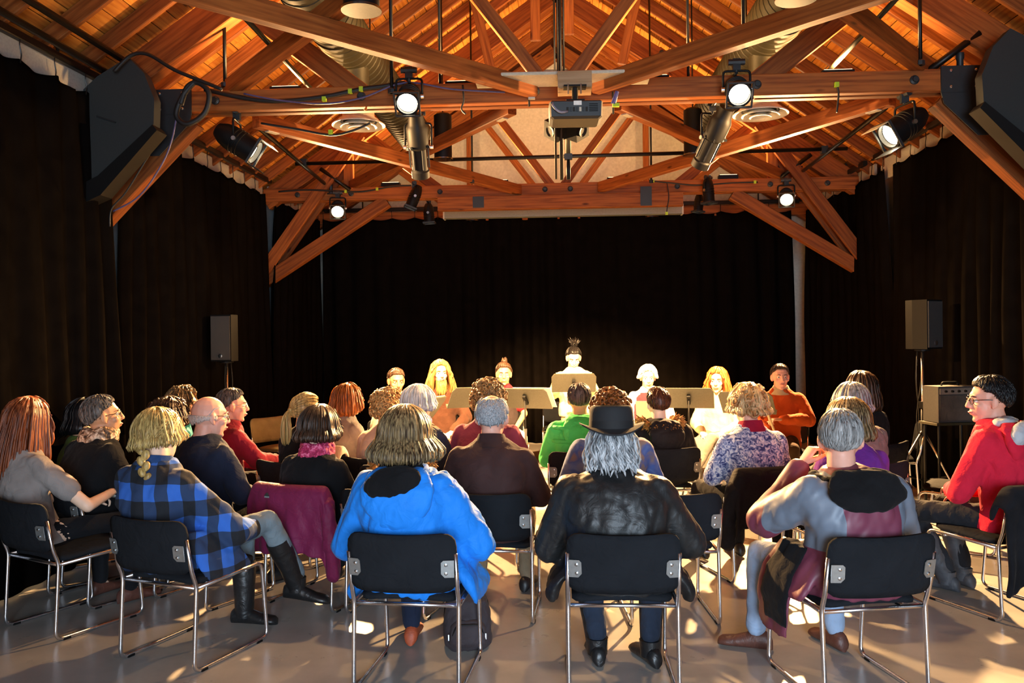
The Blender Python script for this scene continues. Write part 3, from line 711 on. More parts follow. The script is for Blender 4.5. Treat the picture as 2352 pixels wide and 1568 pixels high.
# steel arm stubs standing on the truss ends
for px, py, Y, lab, dx in ((2205, 150, 6.4, 'dark pipe stub standing on right end of near truss', 1), (760, 428, 10.5, 'dark pipe stub standing on second truss, left', -1), (1838, 398, 10.5, 'dark pipe stub standing on second truss, right', 1)):
    p = at(px, py, Y); k = 1.0
    t = thing('pipe_stub', lab, 'pipe', p)
    MB().lathe([(0.05, -0.1), (0.05, -0.09), (0.024, -0.085), (0.024, 0.04), (0.03, 0.05), (0.03, 0.09)], None, 12).build('stand', M_STEEL, t, True, 35)
    MB().tube([(-0.25 * dx, 0.0, -0.05), (0.12 * dx, -0.05, 0.22)], 0.026, 10).build('pipe', M_PIPE, t, True)

# ------------------------------------------------------------------ loudspeakers on stands, amplifier
def tripod_speaker(px, pyc, Y, w, h, rz, label, slabel):
    p = at(px, pyc, Y)
    t = thing('speaker_stand', slabel, 'speaker stand', (p.x, p.y, 0), rz)
    top = p.z - h / 2 - 0.005
    MB().tube([(0, 0, 0.5), (0, 0, top - 0.02)], 0.014, 10).build('pole', M_CHROME, t, True)
    MB().tube([(0, 0, 0.15), (0, 0, 0.95)], 0.019, 10).build('sleeve', M_BLACK, t, True)
    MB().box((0, 0, 0.95), (0.06, 0.05, 0.06)).build('collar', M_BLACK, t)
    MB().lathe([(0.02, top - 0.02), (0.07, top - 0.012), (0.07, top - 0.001)], None, 14).build('top_plate', M_BLACK, t)
    for k in range(3):
        a = 2 * PI * k / 3 + 0.5; c, s = math.cos(a), math.sin(a)
        MB().tube([(0, 0, 0.72), (c * 0.42, s * 0.42, 0.02)], 0.011, 8).build('leg', M_CHROME, t, True)
        MB().tube([(0, 0, 0.25), (c * 0.24, s * 0.24, 0.32)], 0.008, 6).build('brace', M_BLACK, t)
    for k in (-1, 1):
        MB().tube(fillet([(0.03 * k, 0.03, top), (0.05 * k, 0.04, top - 0.3), (-0.03 * k, 0.05, top - 0.6), (0.04 * k, 0.05, 0.3)], 0.15, 5), 0.005, 6).build('cord', M_CABLE, t, True)
    q = thing('loudspeaker', label, 'loudspeaker', (p.x, p.y, p.z - h / 2), rz)
    d = 0.24
    o = MB().loft([[Vector((x, y, z)) for x, y in ((-w / 2, -d / 2), (w / 2, -d / 2), (w / 2, d * 0.1), (w * 0.3, d / 2), (-w * 0.3, d / 2), (-w / 2, d * 0.1))] for z in (0, h)]).build('cabinet', M_BLACK, q)
    MB().box((0, -d / 2 - 0.006, h / 2), (w - 0.02, 0.012, h - 0.03)).build('grille', plain('speaker_grille', '#3c3d3e', 0.6, 0.3, 0.4, 900), q)
    MB().lathe([(0.022, 0), (0.022, 0.006), (0.012, 0.009)], Matrix.Translation((0, -d / 2 - 0.012, 0.055)) @ Matrix.Rotation(R(90), 4, 'X'), 16).build('badge', M_SCREW, q)
tripod_speaker(520, 776, 8.45, 0.225, 0.48, R(-5), 'grey-grilled loudspeaker on a stand by the left curtain', 'tripod stand under the left loudspeaker')
tripod_speaker(2118, 745, 7.85, 0.235, 0.45, R(35), 'black loudspeaker on a stand by the right curtain', 'tripod stand under the right loudspeaker')
p = at(2182, 926, 7.2)
q = thing('amplifier', 'dark grey amplifier cabinet on a small stand by the right curtain', 'amplifier', (p.x, p.y, p.z - 0.15), R(12))
MB().box((0, 0, 0.15), (0.36, 0.2, 0.3)).build('cabinet', plain('amp_tolex', '#34322f', 0.7), q)
MB().box((0, -0.104, 0.12), (0.34, 0.008, 0.21)).build('grille_cloth', cloth('amp_cloth', '#4a4640'), q)
MB().box((0, -0.105, 0.26), (0.34, 0.01, 0.05)).build('control_panel', plain('amp_panel', '#6b6257', 0.5), q)
for x in (-0.12, -0.06, 0, 0.06, 0.12): MB().lathe([(0.011, 0), (0.009, 0.015)], Matrix.Translation((x, -0.11, 0.26)) @ Matrix.Rotation(R(90), 4, 'X'), 10).build('dial', M_BLACK, q)
MB().tube(fillet([(-0.08, 0, 0.3), (-0.07, 0, 0.33), (0.07, 0, 0.33), (0.08, 0, 0.3)], 0.02), 0.008, 6).build('handle', M_BLACK, q)
st = thing('amplifier_stand', 'low black stand carrying the grey amplifier', 'stand', (p.x, p.y, 0), R(12))
h_ = p.z - 0.15
MB().box((0, 0, h_ - 0.013), (0.42, 0.24, 0.02)).build('shelf', M_GALV, st)
for x in (-0.17, 0.17):
    for y in (-0.09, 0.09): MB().tube([(x, y, 0), (x, y, h_ - 0.02)], 0.011, 8).build('leg', M_BLACK, st)

# ------------------------------------------------------------------ music stands
M_STAND = plain('music_stand_grey', '#57564b', 0.42, 0.35)
def music_stand(px, py, Y, rz, tilt, label, paper=None, w=0.5, h=0.31):
    c = at(px, py, Y)
    t = thing('music_stand', label, 'music stand', (c.x, c.y, 0), rz)
    M = Matrix.Translation((0, 0, c.z)) @ Matrix.Rotation(tilt, 4, 'X')
    pts = [(-w / 2, -h / 2), (w / 2, -h / 2), (w / 2, h * 0.32), (w * 0.44, h / 2), (-w * 0.44, h / 2), (-w / 2, h * 0.32)]
    d = MB().prism(pts, 0.006, M @ Matrix.Rotation(R(90), 4, 'X')).build('desk', M_STAND, t)
    MB().box((0, 0, 0), (w, 0.05, 0.005)).v
    g = MB().box((0, 0, 0), (w, 0.055, 0.006)); Q = M @ Matrix.Translation((0, 0.025, -h / 2)); g.v = [tuple(Q @ Vector(v)) for v in g.v]; g.build('ledge', M_STAND, t)
    g = MB().box((0, 0, 0), (0.035, 0.03, 0.12)); Q = M @ Matrix.Translation((0, -0.02, 0.0)); g.v = [tuple(Q @ Vector(v)) for v in g.v]; g.build('bracket', M_BLACK, t)
    MB().tube([(0, -0.03, c.z), (0, -0.02, 0.55)], 0.009, 8).build('inner_tube', M_BLACK, t, True)
    MB().tube([(0, -0.02, 0.68), (0, -0.02, 0.16)], 0.014, 8).build('outer_tube', M_BLACK, t, True)
    for k in range(3):
        a = 2 * PI * k / 3 + 0.3
        MB().tube(fillet([(0, -0.02, 0.2), (0.16 * math.cos(a), -0.02 + 0.16 * math.sin(a), 0.14), (0.28 * math.cos(a), -0.02 + 0.28 * math.sin(a), 0.01)], 0.08, 4), 0.009, 6).build('foot', M_BLACK, t, True)
    if paper:
        pm = MB().prism([(-0.2, -0.15), (0.2, -0.15), (0.2, 0.15), (-0.2, 0.15)], 0.004, Matrix.Rotation(R(90), 4, 'X')).build('sheet_music', M_PAPER)
        pm.matrix_world = Matrix.Translation((c.x, c.y, 0)) @ Matrix.Rotation(rz, 4, 'Z') @ M @ Matrix.Translation((paper[0], 0.009, 0.012))
        tag(pm, paper[1], 'paper')
    return t
music_stand(1088, 912, 8.35, R(25), R(46), 'grey music stand in front of long-haired bearded performer')
music_stand(1208, 915, 8.5, R(-18), R(46), 'grey music stand with wide paper, left of standing woman', (0.1, 'cream sheet lying on the stand left of standing woman'))
music_stand(1318, 879, 9.35, R(0), R(46), 'tall pale music stand before the standing woman', (0.0, 'sheet on the tall stand of the standing woman'))
music_stand(1582, 914, 8.5, R(-12), R(46), 'grey music stand between vested man and red-haired woman')
music_stand(1715, 925, 7.9, R(-25), R(46), 'grey music stand behind the blonde woman in blue print')
music_stand(978, 942, 7.8, R(68), R(40), 'grey music stand seen edge-on beside white-haired listener', (0.0, 'white sheet standing edge-on beside white-haired listener'))
# ------------------------------------------------------------------ chairs
M_SEAT = cloth('black_upholstery', '#1b1d21', 0.9, 420, 0.15, 0.0, 0.12, 0.1)
def rounded_slab(w, h, th, bow, n=9, r=0.055, y0=0.0):
    """upright pad in the xz plane, centred, its middle bowed towards -y"""
    out = []
    for cx, cz, a0 in ((w / 2 - r, h / 2 - r, 0), (-w / 2 + r, h / 2 - r, 90), (-w / 2 + r, -h / 2 + r, 180), (w / 2 - r, -h / 2 + r, 270)):
        for k in range(5): a = R(a0 + 22.5 * k); out.append((cx + r * math.cos(a), cz + r * math.sin(a)))
    return out
def pad_mesh(name, w, h, th, bow, sag=0.0):
    nx, nz = 16, 8; mb = MB(); vs = []; r = 0.06
    def warp(u, v):                              # square to rounded rectangle
        x, z = u * w / 2, v * h / 2
        cx, cz = w / 2 - r, h / 2 - r
        dx, dz = max(abs(x) - cx, 0), max(abs(z) - cz, 0)
        if dx > 0 and dz > 0:
            m = max(dx, dz); d = math.hypot(dx, dz); k = m / d
            x = math.copysign(cx + dx * k, x); z = math.copysign(cz + dz * k, z)
        return x, z
    for side in (-1, 1):
        for j in range(nz + 1):
            for i in range(nx + 1):
                u, v = -1 + 2 * i / nx, -1 + 2 * j / nz
                x, z = warp(u, v); e = max(abs(u), abs(v)) ** 6
                y = -bow * (1 - (x / (w / 2)) ** 2) + side * th / 2 * (1 - 0.55 * e)
                vs.append((x, y, z - sag * (1 - (x / (w / 2)) ** 2) * (0.5 + 0.5 * v)))
    fs = []; n1 = (nx + 1) * (nz + 1)
    for j in range(nz):
        for i in range(nx):
            a = j * (nx + 1) + i; q = (a, a + 1, a + nx + 2, a + nx + 1)
            fs.append(q); fs.append(tuple(n1 + k for k in reversed(q)))
    edge = [i for i in range(nx + 1)] + [(j + 1) * (nx + 1) - 1 for j in range(1, nz + 1)] + [nz * (nx + 1) + i for i in range(nx - 1, -1, -1)] + [j * (nx + 1) for j in range(nz - 1, 0, -1)]
    for k in range(len(edge)):
        a, b = edge[k], edge[(k + 1) % len(edge)]; fs.append((b, a, n1 + a, n1 + b))
    me = mb.add(vs, fs).mesh(name); me.polygons.foreach_set('use_smooth', [True] * len(me.polygons)); return me
CHAIR = {}
CHAIR['seat'] = pad_mesh('seat', 0.455, 0.45, 0.045, 0.012)
CHAIR['back'] = pad_mesh('backrest', 0.50, 0.275, 0.034, 0.035, 0.006)
def frame_mesh(s):
    x = s * 0.245
    pts = [(x, -0.30, 0.665), (x, -0.268, 0.50), (x, -0.238, 0.425), (x, -0.262, 0.011), (x, 0.272, 0.011), (x, 0.232, 0.425), (x, -0.225, 0.415)]
    me = MB().tube(fillet(pts, [0, 0.03, 0.03, 0.05, 0.05, 0.05, 0], 5), 0.0105, 10).mesh('side_frame')
    me.polygons.foreach_set('use_smooth', [True] * len(me.polygons)); return me
CHAIR['fl'], CHAIR['fr'] = frame_mesh(-1), frame_mesh(1)
def smooth_mesh(mb, name):
    me = mb.mesh(name); me.polygons.foreach_set('use_smooth', [True] * len(me.polygons)); return me
CHAIR['bar'] = smooth_mesh(MB().tube([(-0.245, 0, 0), (0.245, 0, 0)], 0.0095, 10), 'crossbar')
CHAIR['plate'] = MB().prism([(-0.028, -0.04), (0.014, -0.04), (0.03, -0.022), (0.03, 0.03), (0.02, 0.04), (-0.028, 0.04)], 0.004, Matrix.Rotation(R(90), 4, 'X')).mesh('bracket_plate')
CHAIR['screw'] = MB().lathe([(0.0075, 0), (0.0075, 0.003), (0.003, 0.005)], Matrix.Rotation(R(90), 4, 'X'), 10).mesh('screw')
CHAIR['glide'] = MB().box((0, 0, 0), (0.024, 0.04, 0.012)).mesh('glide')
CHAIR['shell'] = pad_mesh('back_shell', 0.47, 0.25, 0.006, 0.035)
M_PLATE = plain('bracket_grey', '#9a9c9b', 0.4, 0.7)
def chair(x, y, rz, label, fabric=None, occupied=True):
    t = thing('stacking_chair', label, 'chair', (x, y, 0), rz, 'black stacking chairs with chrome sled frames')
    m = fabric or M_SEAT
    o = put('seat', CHAIR['seat'], None, t); o.location = (0, 0.0, 0.438); o.rotation_euler = (R(-90 + 2), 0, 0)
    if not o.data.materials: o.data.materials.append(M_SEAT)
    o = put('backrest', CHAIR['back'], None, t); o.location = (0, -0.287, 0.625); o.rotation_euler = (R(9), 0, 0)
    if not o.data.materials: o.data.materials.append(M_SEAT)
    if fabric is not None:
        for c in t.children:
            if c.name.split('.')[0] in ('seat', 'backrest'): c.data = c.data.copy(); c.data.materials.clear(); c.data.materials.append(fabric)
    for k in ('fl', 'fr'): put('side_frame', CHAIR[k], M_CHROME, t)
    for yy, zz in ((-0.228, 0.41), (0.12, 0.41)): b = put('crossbar', CHAIR['bar'], M_CHROME, t); b.location = (0, yy, zz)
    for s in (-1, 1):
        p = put('bracket_plate', CHAIR['plate'], M_PLATE, t); p.location = (s * 0.214, -0.317, 0.60); p.rotation_euler = (R(9), 0, R(s * 12)); p.scale = (-s, 1, 1)
        for dz in (-0.02, 0.02):
            c = put('screw', CHAIR['screw'], M_SCREW, p); c.location = (0.008, -0.003, dz)
        for yy in (-0.2, 0.2):
            g = put('glide', CHAIR['glide'], M_BLACK, t); g.location = (s * 0.245, yy, 0.007)
    return t

# ------------------------------------------------------------------ people: remeshed volumes
TMP = []
FOLD = bpy.data.objects.new('fold_frame', None); COL.objects.link(FOLD)      # stretches the folds of the cloth; removed at the end
FOLD.scale = (1, 1, 3.4); FOLD.rotation_euler = (R(18), R(22), 0)
def remesh(mb, voxel, smooth=2, wrinkle=None):
    """queue a union of closed shapes; run_jobs() turns them into single skins"""
    o = bpy.data.objects.new('tmp', mb.mesh('tmp')); COL.objects.link(o)
    m = o.modifiers.new('r', 'REMESH'); m.mode = 'VOXEL'; m.voxel_size = voxel; m.use_smooth_shade = True
    if smooth:
        s = o.modifiers.new('s', 'SMOOTH'); s.factor = 0.5; s.iterations = smooth
    if wrinkle:
        st, sz = wrinkle
        key = 'fold%.3f' % sz
        tx = bpy.data.textures.get(key)
        if tx is None:
            tx = bpy.data.textures.new(key, 'CLOUDS'); tx.noise_scale = sz; tx.noise_depth = 1; tx.noise_type = 'HARD_NOISE'
        d = o.modifiers.new('d', 'DISPLACE'); d.texture = tx; d.strength = st; d.mid_level = 0.35; d.texture_coords = 'OBJECT'; d.texture_coords_object = FOLD
        s2 = o.modifiers.new('s2', 'SMOOTH'); s2.factor = 0.5; s2.iterations = 1
    TMP.append(o); return o
def run_jobs():
    dg = bpy.context.evaluated_depsgraph_get(); out = []
    for o in TMP:
        me = bpy.data.meshes.new_from_object(o.evaluated_get(dg)); out.append(me)
    for o in TMP:
        me = o.data; bpy.data.objects.remove(o); bpy.data.meshes.remove(me)
    TMP.clear(); return out
def arrays(me):
    v = np.empty(len(me.vertices) * 3); me.vertices.foreach_get('co', v)
    return v.reshape(-1, 3), [tuple(p.vertices) for p in me.polygons]
def xf(v, M):
    A = np.array(M); return v @ A[:3, :3].T + A[:3, 3]

# the head, once fine (faces in view) and once coarse (seen from behind)
def head_shapes():
    mb = MB()
    mb.ball((0, -0.012, 0.025), (0.075, 0.096, 0.091)); mb.ball((0, 0.024, -0.03), (0.061, 0.066, 0.085))
    mb.ball((0, 0.028, -0.076), (0.048, 0.05, 0.038)); mb.ball((0, 0.066, -0.1), (0.021, 0.016, 0.015))
    mb.ball((0, 0.062, 0.034), (0.05, 0.026, 0.02))
    for s in (-1, 1):
        mb.ball((s * 0.04, 0.058, -0.024), (0.021, 0.021, 0.019))
        E = Matrix.Rotation(R(s * 18), 4, 'Z')
        mb.ball((s * 0.079, -0.008, -0.004), (0.009, 0.02, 0.032), M=E); mb.ball((s * 0.075, 0.0, -0.03), (0.008, 0.01, 0.012))
        mb.ball((s * 0.011, 0.098, -0.03), (0.008, 0.009, 0.007))
    mb.capsule((0, 0.086, 0.022), (0, 0.104, -0.024), 0.008, 0.0125)
    mb.ball((0, 0.084, -0.055), (0.025, 0.0125, 0.007)); mb.ball((0, 0.083, -0.066), (0.022, 0.0125, 0.008))
    mb.capsule((0, -0.022, -0.05), (0, -0.05, -0.2), 0.053, 0.06)
    return mb
def hand_shapes(curl, spread=0.12):
    """right-hand geometry: wrist at the origin, fingers along +y, palm facing -z, thumb on -x side"""
    mb = MB()
    mb.loft([[Vector((a * math.cos(q) * w, y, t * math.sin(q) * 1.0)) for q in (2 * PI * k / 12 for k in range(12))] for y, w, t, a in
             ((-0.05, 0.027, 0.02, 1), (-0.01, 0.027, 0.018, 1), (0.02, 0.036, 0.016, 1), (0.06, 0.042, 0.014, 1), (0.088, 0.040, 0.012, 1), (0.096, 0.034, 0.007, 1))])
    for k, (x, L, r) in enumerate(((-0.03, 0.072, 0.0085), (-0.01, 0.08, 0.009), (0.011, 0.074, 0.0085), (0.03, 0.058, 0.0075))):
        p = Vector((x, 0.084, 0.0)); a = 0.12; sp = (x / 0.03) * spread
        segs = (L * 0.45, L * 0.32, L * 0.25); rr = (r, r * 0.95, r * 0.88, r * 0.75)
        for j, sl in enumerate(segs):
            a += curl * (0.9 if j == 0 else 1.1)
            q = p + Vector((math.sin(sp), math.cos(sp) * math.cos(a), -math.sin(a))) * sl
            mb.capsule(p, q, rr[j], rr[j + 1], 8); p = q
    p = Vector((-0.028, 0.018, -0.004))
    for d, sl, r1, r2 in (((-0.75, 0.6, -0.25), 0.042, 0.014, 0.011), ((-0.35, 0.85, -0.35), 0.03, 0.0105, 0.0095), ((-0.1, 0.9, -0.4), 0.025, 0.0095, 0.0075)):
        q = p + Vector(d).normalized() * sl; mb.capsule(p, q, r1, r2, 8); p = q
    return mb
remesh(head_shapes(), 0.006, 3); remesh(head_shapes(), 0.0105, 2)
remesh(hand_shapes(0.35), 0.0052, 1); remesh(hand_shapes(0.75, 0.03), 0.0052, 1); remesh(hand_shapes(0.1), 0.0052, 1)
HEAD_FINE, HEAD_COARSE, HAND_RELAX, HAND_GRIP, HAND_FLAT = [arrays(m) for m in run_jobs()]
HANDS = {'relax': HAND_RELAX, 'grip': HAND_GRIP, 'flat': HAND_FLAT}

SKINS = {}
def skin(name, col):
    if name in SKINS: return SKINS[name]
    m, nt, b = base_mat('skin_' + name); c = lin(col); v = coords(nt)
    n = N(nt, 'ShaderNodeTexNoise'); n.inputs['Scale'].default_value = 18; n.inputs['Detail'].default_value = 4; nt.links.new(v, n.inputs['Vector'])
    nt.links.new(ramp(nt, n.outputs['Fac'], [(0.3, mul(c, 0.9)), (0.6, c), (0.8, (min(1, c[0] * 1.08), c[1] * 0.9, c[2] * 0.86, 1))]), b.inputs['Base Color'])
    b.inputs['Roughness'].default_value = 0.48; b.inputs['Specular IOR Level'].default_value = 0.35
    SKINS[name] = m; return m
def hair_mat(name, c1, c2, rough=0.42, freq=(90, 90, 6)):
    key = 'hair_' + name
    if key in MATS: return MATS[key]
    m, nt, b = base_mat(key); v = coords(nt, freq)
    n = N(nt, 'ShaderNodeTexNoise'); n.inputs['Scale'].default_value = 1.0; n.inputs['Detail'].default_value = 3; nt.links.new(v, n.inputs['Vector'])
    nt.links.new(ramp(nt, n.outputs['Fac'], [(0.35, lin(c2)), (0.65, lin(c1))]), b.inputs['Base Color'])
    b.inputs['Roughness'].default_value = rough; b.inputs['Specular IOR Level'].default_value = 0.3
    MATS[key] = m; return m
M_EYE = plain('eye_dark', '#1d1512', 0.15)
M_SCLERA = plain('eye_white', '#d9d2c8', 0.25)
M_LIP = plain('lip', '#a8605a', 0.5)
M_GLASS = plain('spectacle_frame', '#191516', 0.3)

HC = Vector((0, -0.012, 0.022)); HR = (0.081, 0.103, 0.098)      # hair is laid over this ellipsoid of the head
def hp(a, ph, off=0.0):
    """point over the scalp: a from the crown, ph round from the face, both in degrees"""
    a, ph = R(a), R(ph)
    d = Vector((math.sin(a) * math.sin(ph), math.sin(a) * math.cos(ph), math.cos(a)))
    return HC + Vector((d.x * (HR[0] + off), d.y * (HR[1] + off), d.z * (HR[2] + off)))
def itp(x, xs, ys): return float(np.interp(x, xs, ys))
STYLES = {                                       # |azimuth| -> end angle on the scalp, hanging length below it
    'short': (((0, 40, 65, 85, 100, 130, 180), (50, 52, 70, 76, 98, 118, 126)), ((0, 180), (0, 0))),
    'crop': (((0, 40, 65, 85, 100, 130, 180), (46, 50, 68, 74, 98, 118, 128)), ((0, 180), (0, 0))),
    'bob': (((0, 32, 55, 70, 180), (48, 54, 88, 94, 98)), ((0, 45, 58, 90, 180), (0, 0, 0.08, 0.10, 0.105))),
    'shortbob': (((0, 32, 55, 70, 180), (48, 54, 86, 94, 100)), ((0, 45, 58, 90, 180), (0, 0, 0.045, 0.06, 0.055))),
    'long': (((0, 32, 55, 70, 180), (48, 54, 88, 94, 96)), ((0, 45, 58, 90, 180), (0, 0, 0.24, 0.30, 0.30))),
    'mid': (((0, 32, 55, 70, 180), (48, 54, 88, 94, 96)), ((0, 45, 58, 90, 180), (0, 0, 0.13, 0.17, 0.17))),
}
def hair_path(style, ph, off, n=12, lk=1.0, start=0.0, flare=0.02, curl_in=0.015):
    (ex, ey), (hx, hy) = STYLES[style]; af = abs((ph + 180) % 360 - 180)
    E = itp(af, ex, ey); H = itp(af, hx, hy) * lk
    arc = R(E - start) * 0.1; tot = arc + H; pts = []
    base = hp(E, ph, off); out = Vector((base.x, base.y, 0)); out = out.normalized() if out.length > 1e-4 else Vector((0, -1, 0))
    for k in range(n + 1):
        s = tot * k / n
        if H < 1e-4: pts.append(hp(start + (E - start) * k / n, ph, off * (1 - 0.9 * (k / n) ** 4)))
        elif s <= arc: pts.append(hp(start + (E - start) * min(1, s / max(arc, 1e-5)), ph, off))
        else:
            f = (s - arc) / H; bulge = flare * math.sin(f * PI * 0.6) - curl_in * max(0, f - 0.7) * 3
            pts.append(base + out * bulge + Vector((0, 0, -H * f)))
    return pts
def hair_shell(mb, style, vol, lk=1.0, flare=0.02, seed=0, rough=0.004, nphi=44, n=14):
    rnd = random.Random(seed); g = []; gi = []
    for i in range(nphi):
        ph = 360 * i / nphi
        o = [p + (p - HC).normalized() * (rough * noise.noise(p * 30 + Vector((seed, 0, 0))) * 2) for p in hair_path(style, ph, vol, n, lk, 0.5, flare)]
        q = [HC + (p - HC) * 0.9 + Vector((0, 0, 0)) for p in hair_path(style, ph, -0.004, n, lk, 0.5, flare * 0.3)]
        g.append(o); gi.append(q)
    vs = [p for c in g for p in c] + [p for c in gi for p in c]; m = n + 1; tot = nphi * m; fs = []
    for i in range(nphi):
        j = (i + 1) % nphi
        for k in range(n):
            fs.append((i * m + k, i * m + k + 1, j * m + k + 1, j * m + k))
            fs.append((tot + i * m + k, tot + j * m + k, tot + j * m + k + 1, tot + i * m + k + 1))
        fs.append((i * m + n, tot + i * m + n, tot + j * m + n, j * m + n))
    mb.add(vs, fs)
def strands(mb, style, count, vol, lk=1.0, flare=0.02, seed=0, wid=0.008, jit=0.006, wave=0.0, nseg=9, flatk=0.5):
    rnd = random.Random(seed + 99)
    for c in range(count):
        ph = rnd.uniform(0, 360); st = rnd.choice((2, 10, 25, 40)) * rnd.uniform(0.5, 1.2)
        af = abs((ph + 180) % 360 - 180); E = itp(af, *STYLES[style][0])
        if st > E - 15: st = max(1, E - 30)
        off = vol + rnd.uniform(-0.003, jit)
        pts = hair_path(style, ph, off, nseg, lk * rnd.uniform(0.9, 1.05), st, flare * rnd.uniform(0.6, 1.3))
        w0 = rnd.uniform(0, 6); sx = Vector((rnd.uniform(-1, 1), rnd.uniform(-1, 1), 0)) * 0.006
        P = []
        for k, p in enumerate(pts):
            f = k / nseg; d = sx * f * 1.5
            if wave: d = d + Vector((math.cos(w0), math.sin(w0), 0)) * wave * math.sin(f * 9 + w0) * f
            P.append(p + d)
        w = wid * rnd.uniform(0.7, 1.3)
        mb.tube(P, [w * 0.5] + [w] * (nseg - 1) + [w * 0.25], 4, flatk)
def curls(mb, count, amin, amax, vol, seed=0, size=0.014, front=52, lump=True):
    rnd = random.Random(seed + 5)
    k = 0; tries = 0
    while k < count and tries < count * 6:
        tries += 1
        a = math.degrees(math.acos(1 - rnd.random() * (1 - math.cos(R(amax))))); ph = rnd.uniform(-180, 180)
        if a < amin or (abs(ph) < 62 and a > front): continue
        k += 1
        c = hp(a, ph, vol + rnd.uniform(-0.008, 0.012)); nrm = (c - HC).normalized()
        u = nrm.orthogonal().normalized(); u.rotate(Matrix.Rotation(rnd.uniform(0, 6), 3, nrm)); w = nrm.cross(u)
        R0 = size * rnd.uniform(0.7, 1.3); t0 = rnd.uniform(0, 6); pts = []
        for j in range(9):
            th = t0 + j * 0.85; pts.append(c + (u * math.cos(th) + w * math.sin(th)) * R0 + nrm * (j * 0.0018 - 0.004))
        mb.tube(pts, [R0 * 0.25] + [R0 * 0.42] * 7 + [R0 * 0.15], 4)
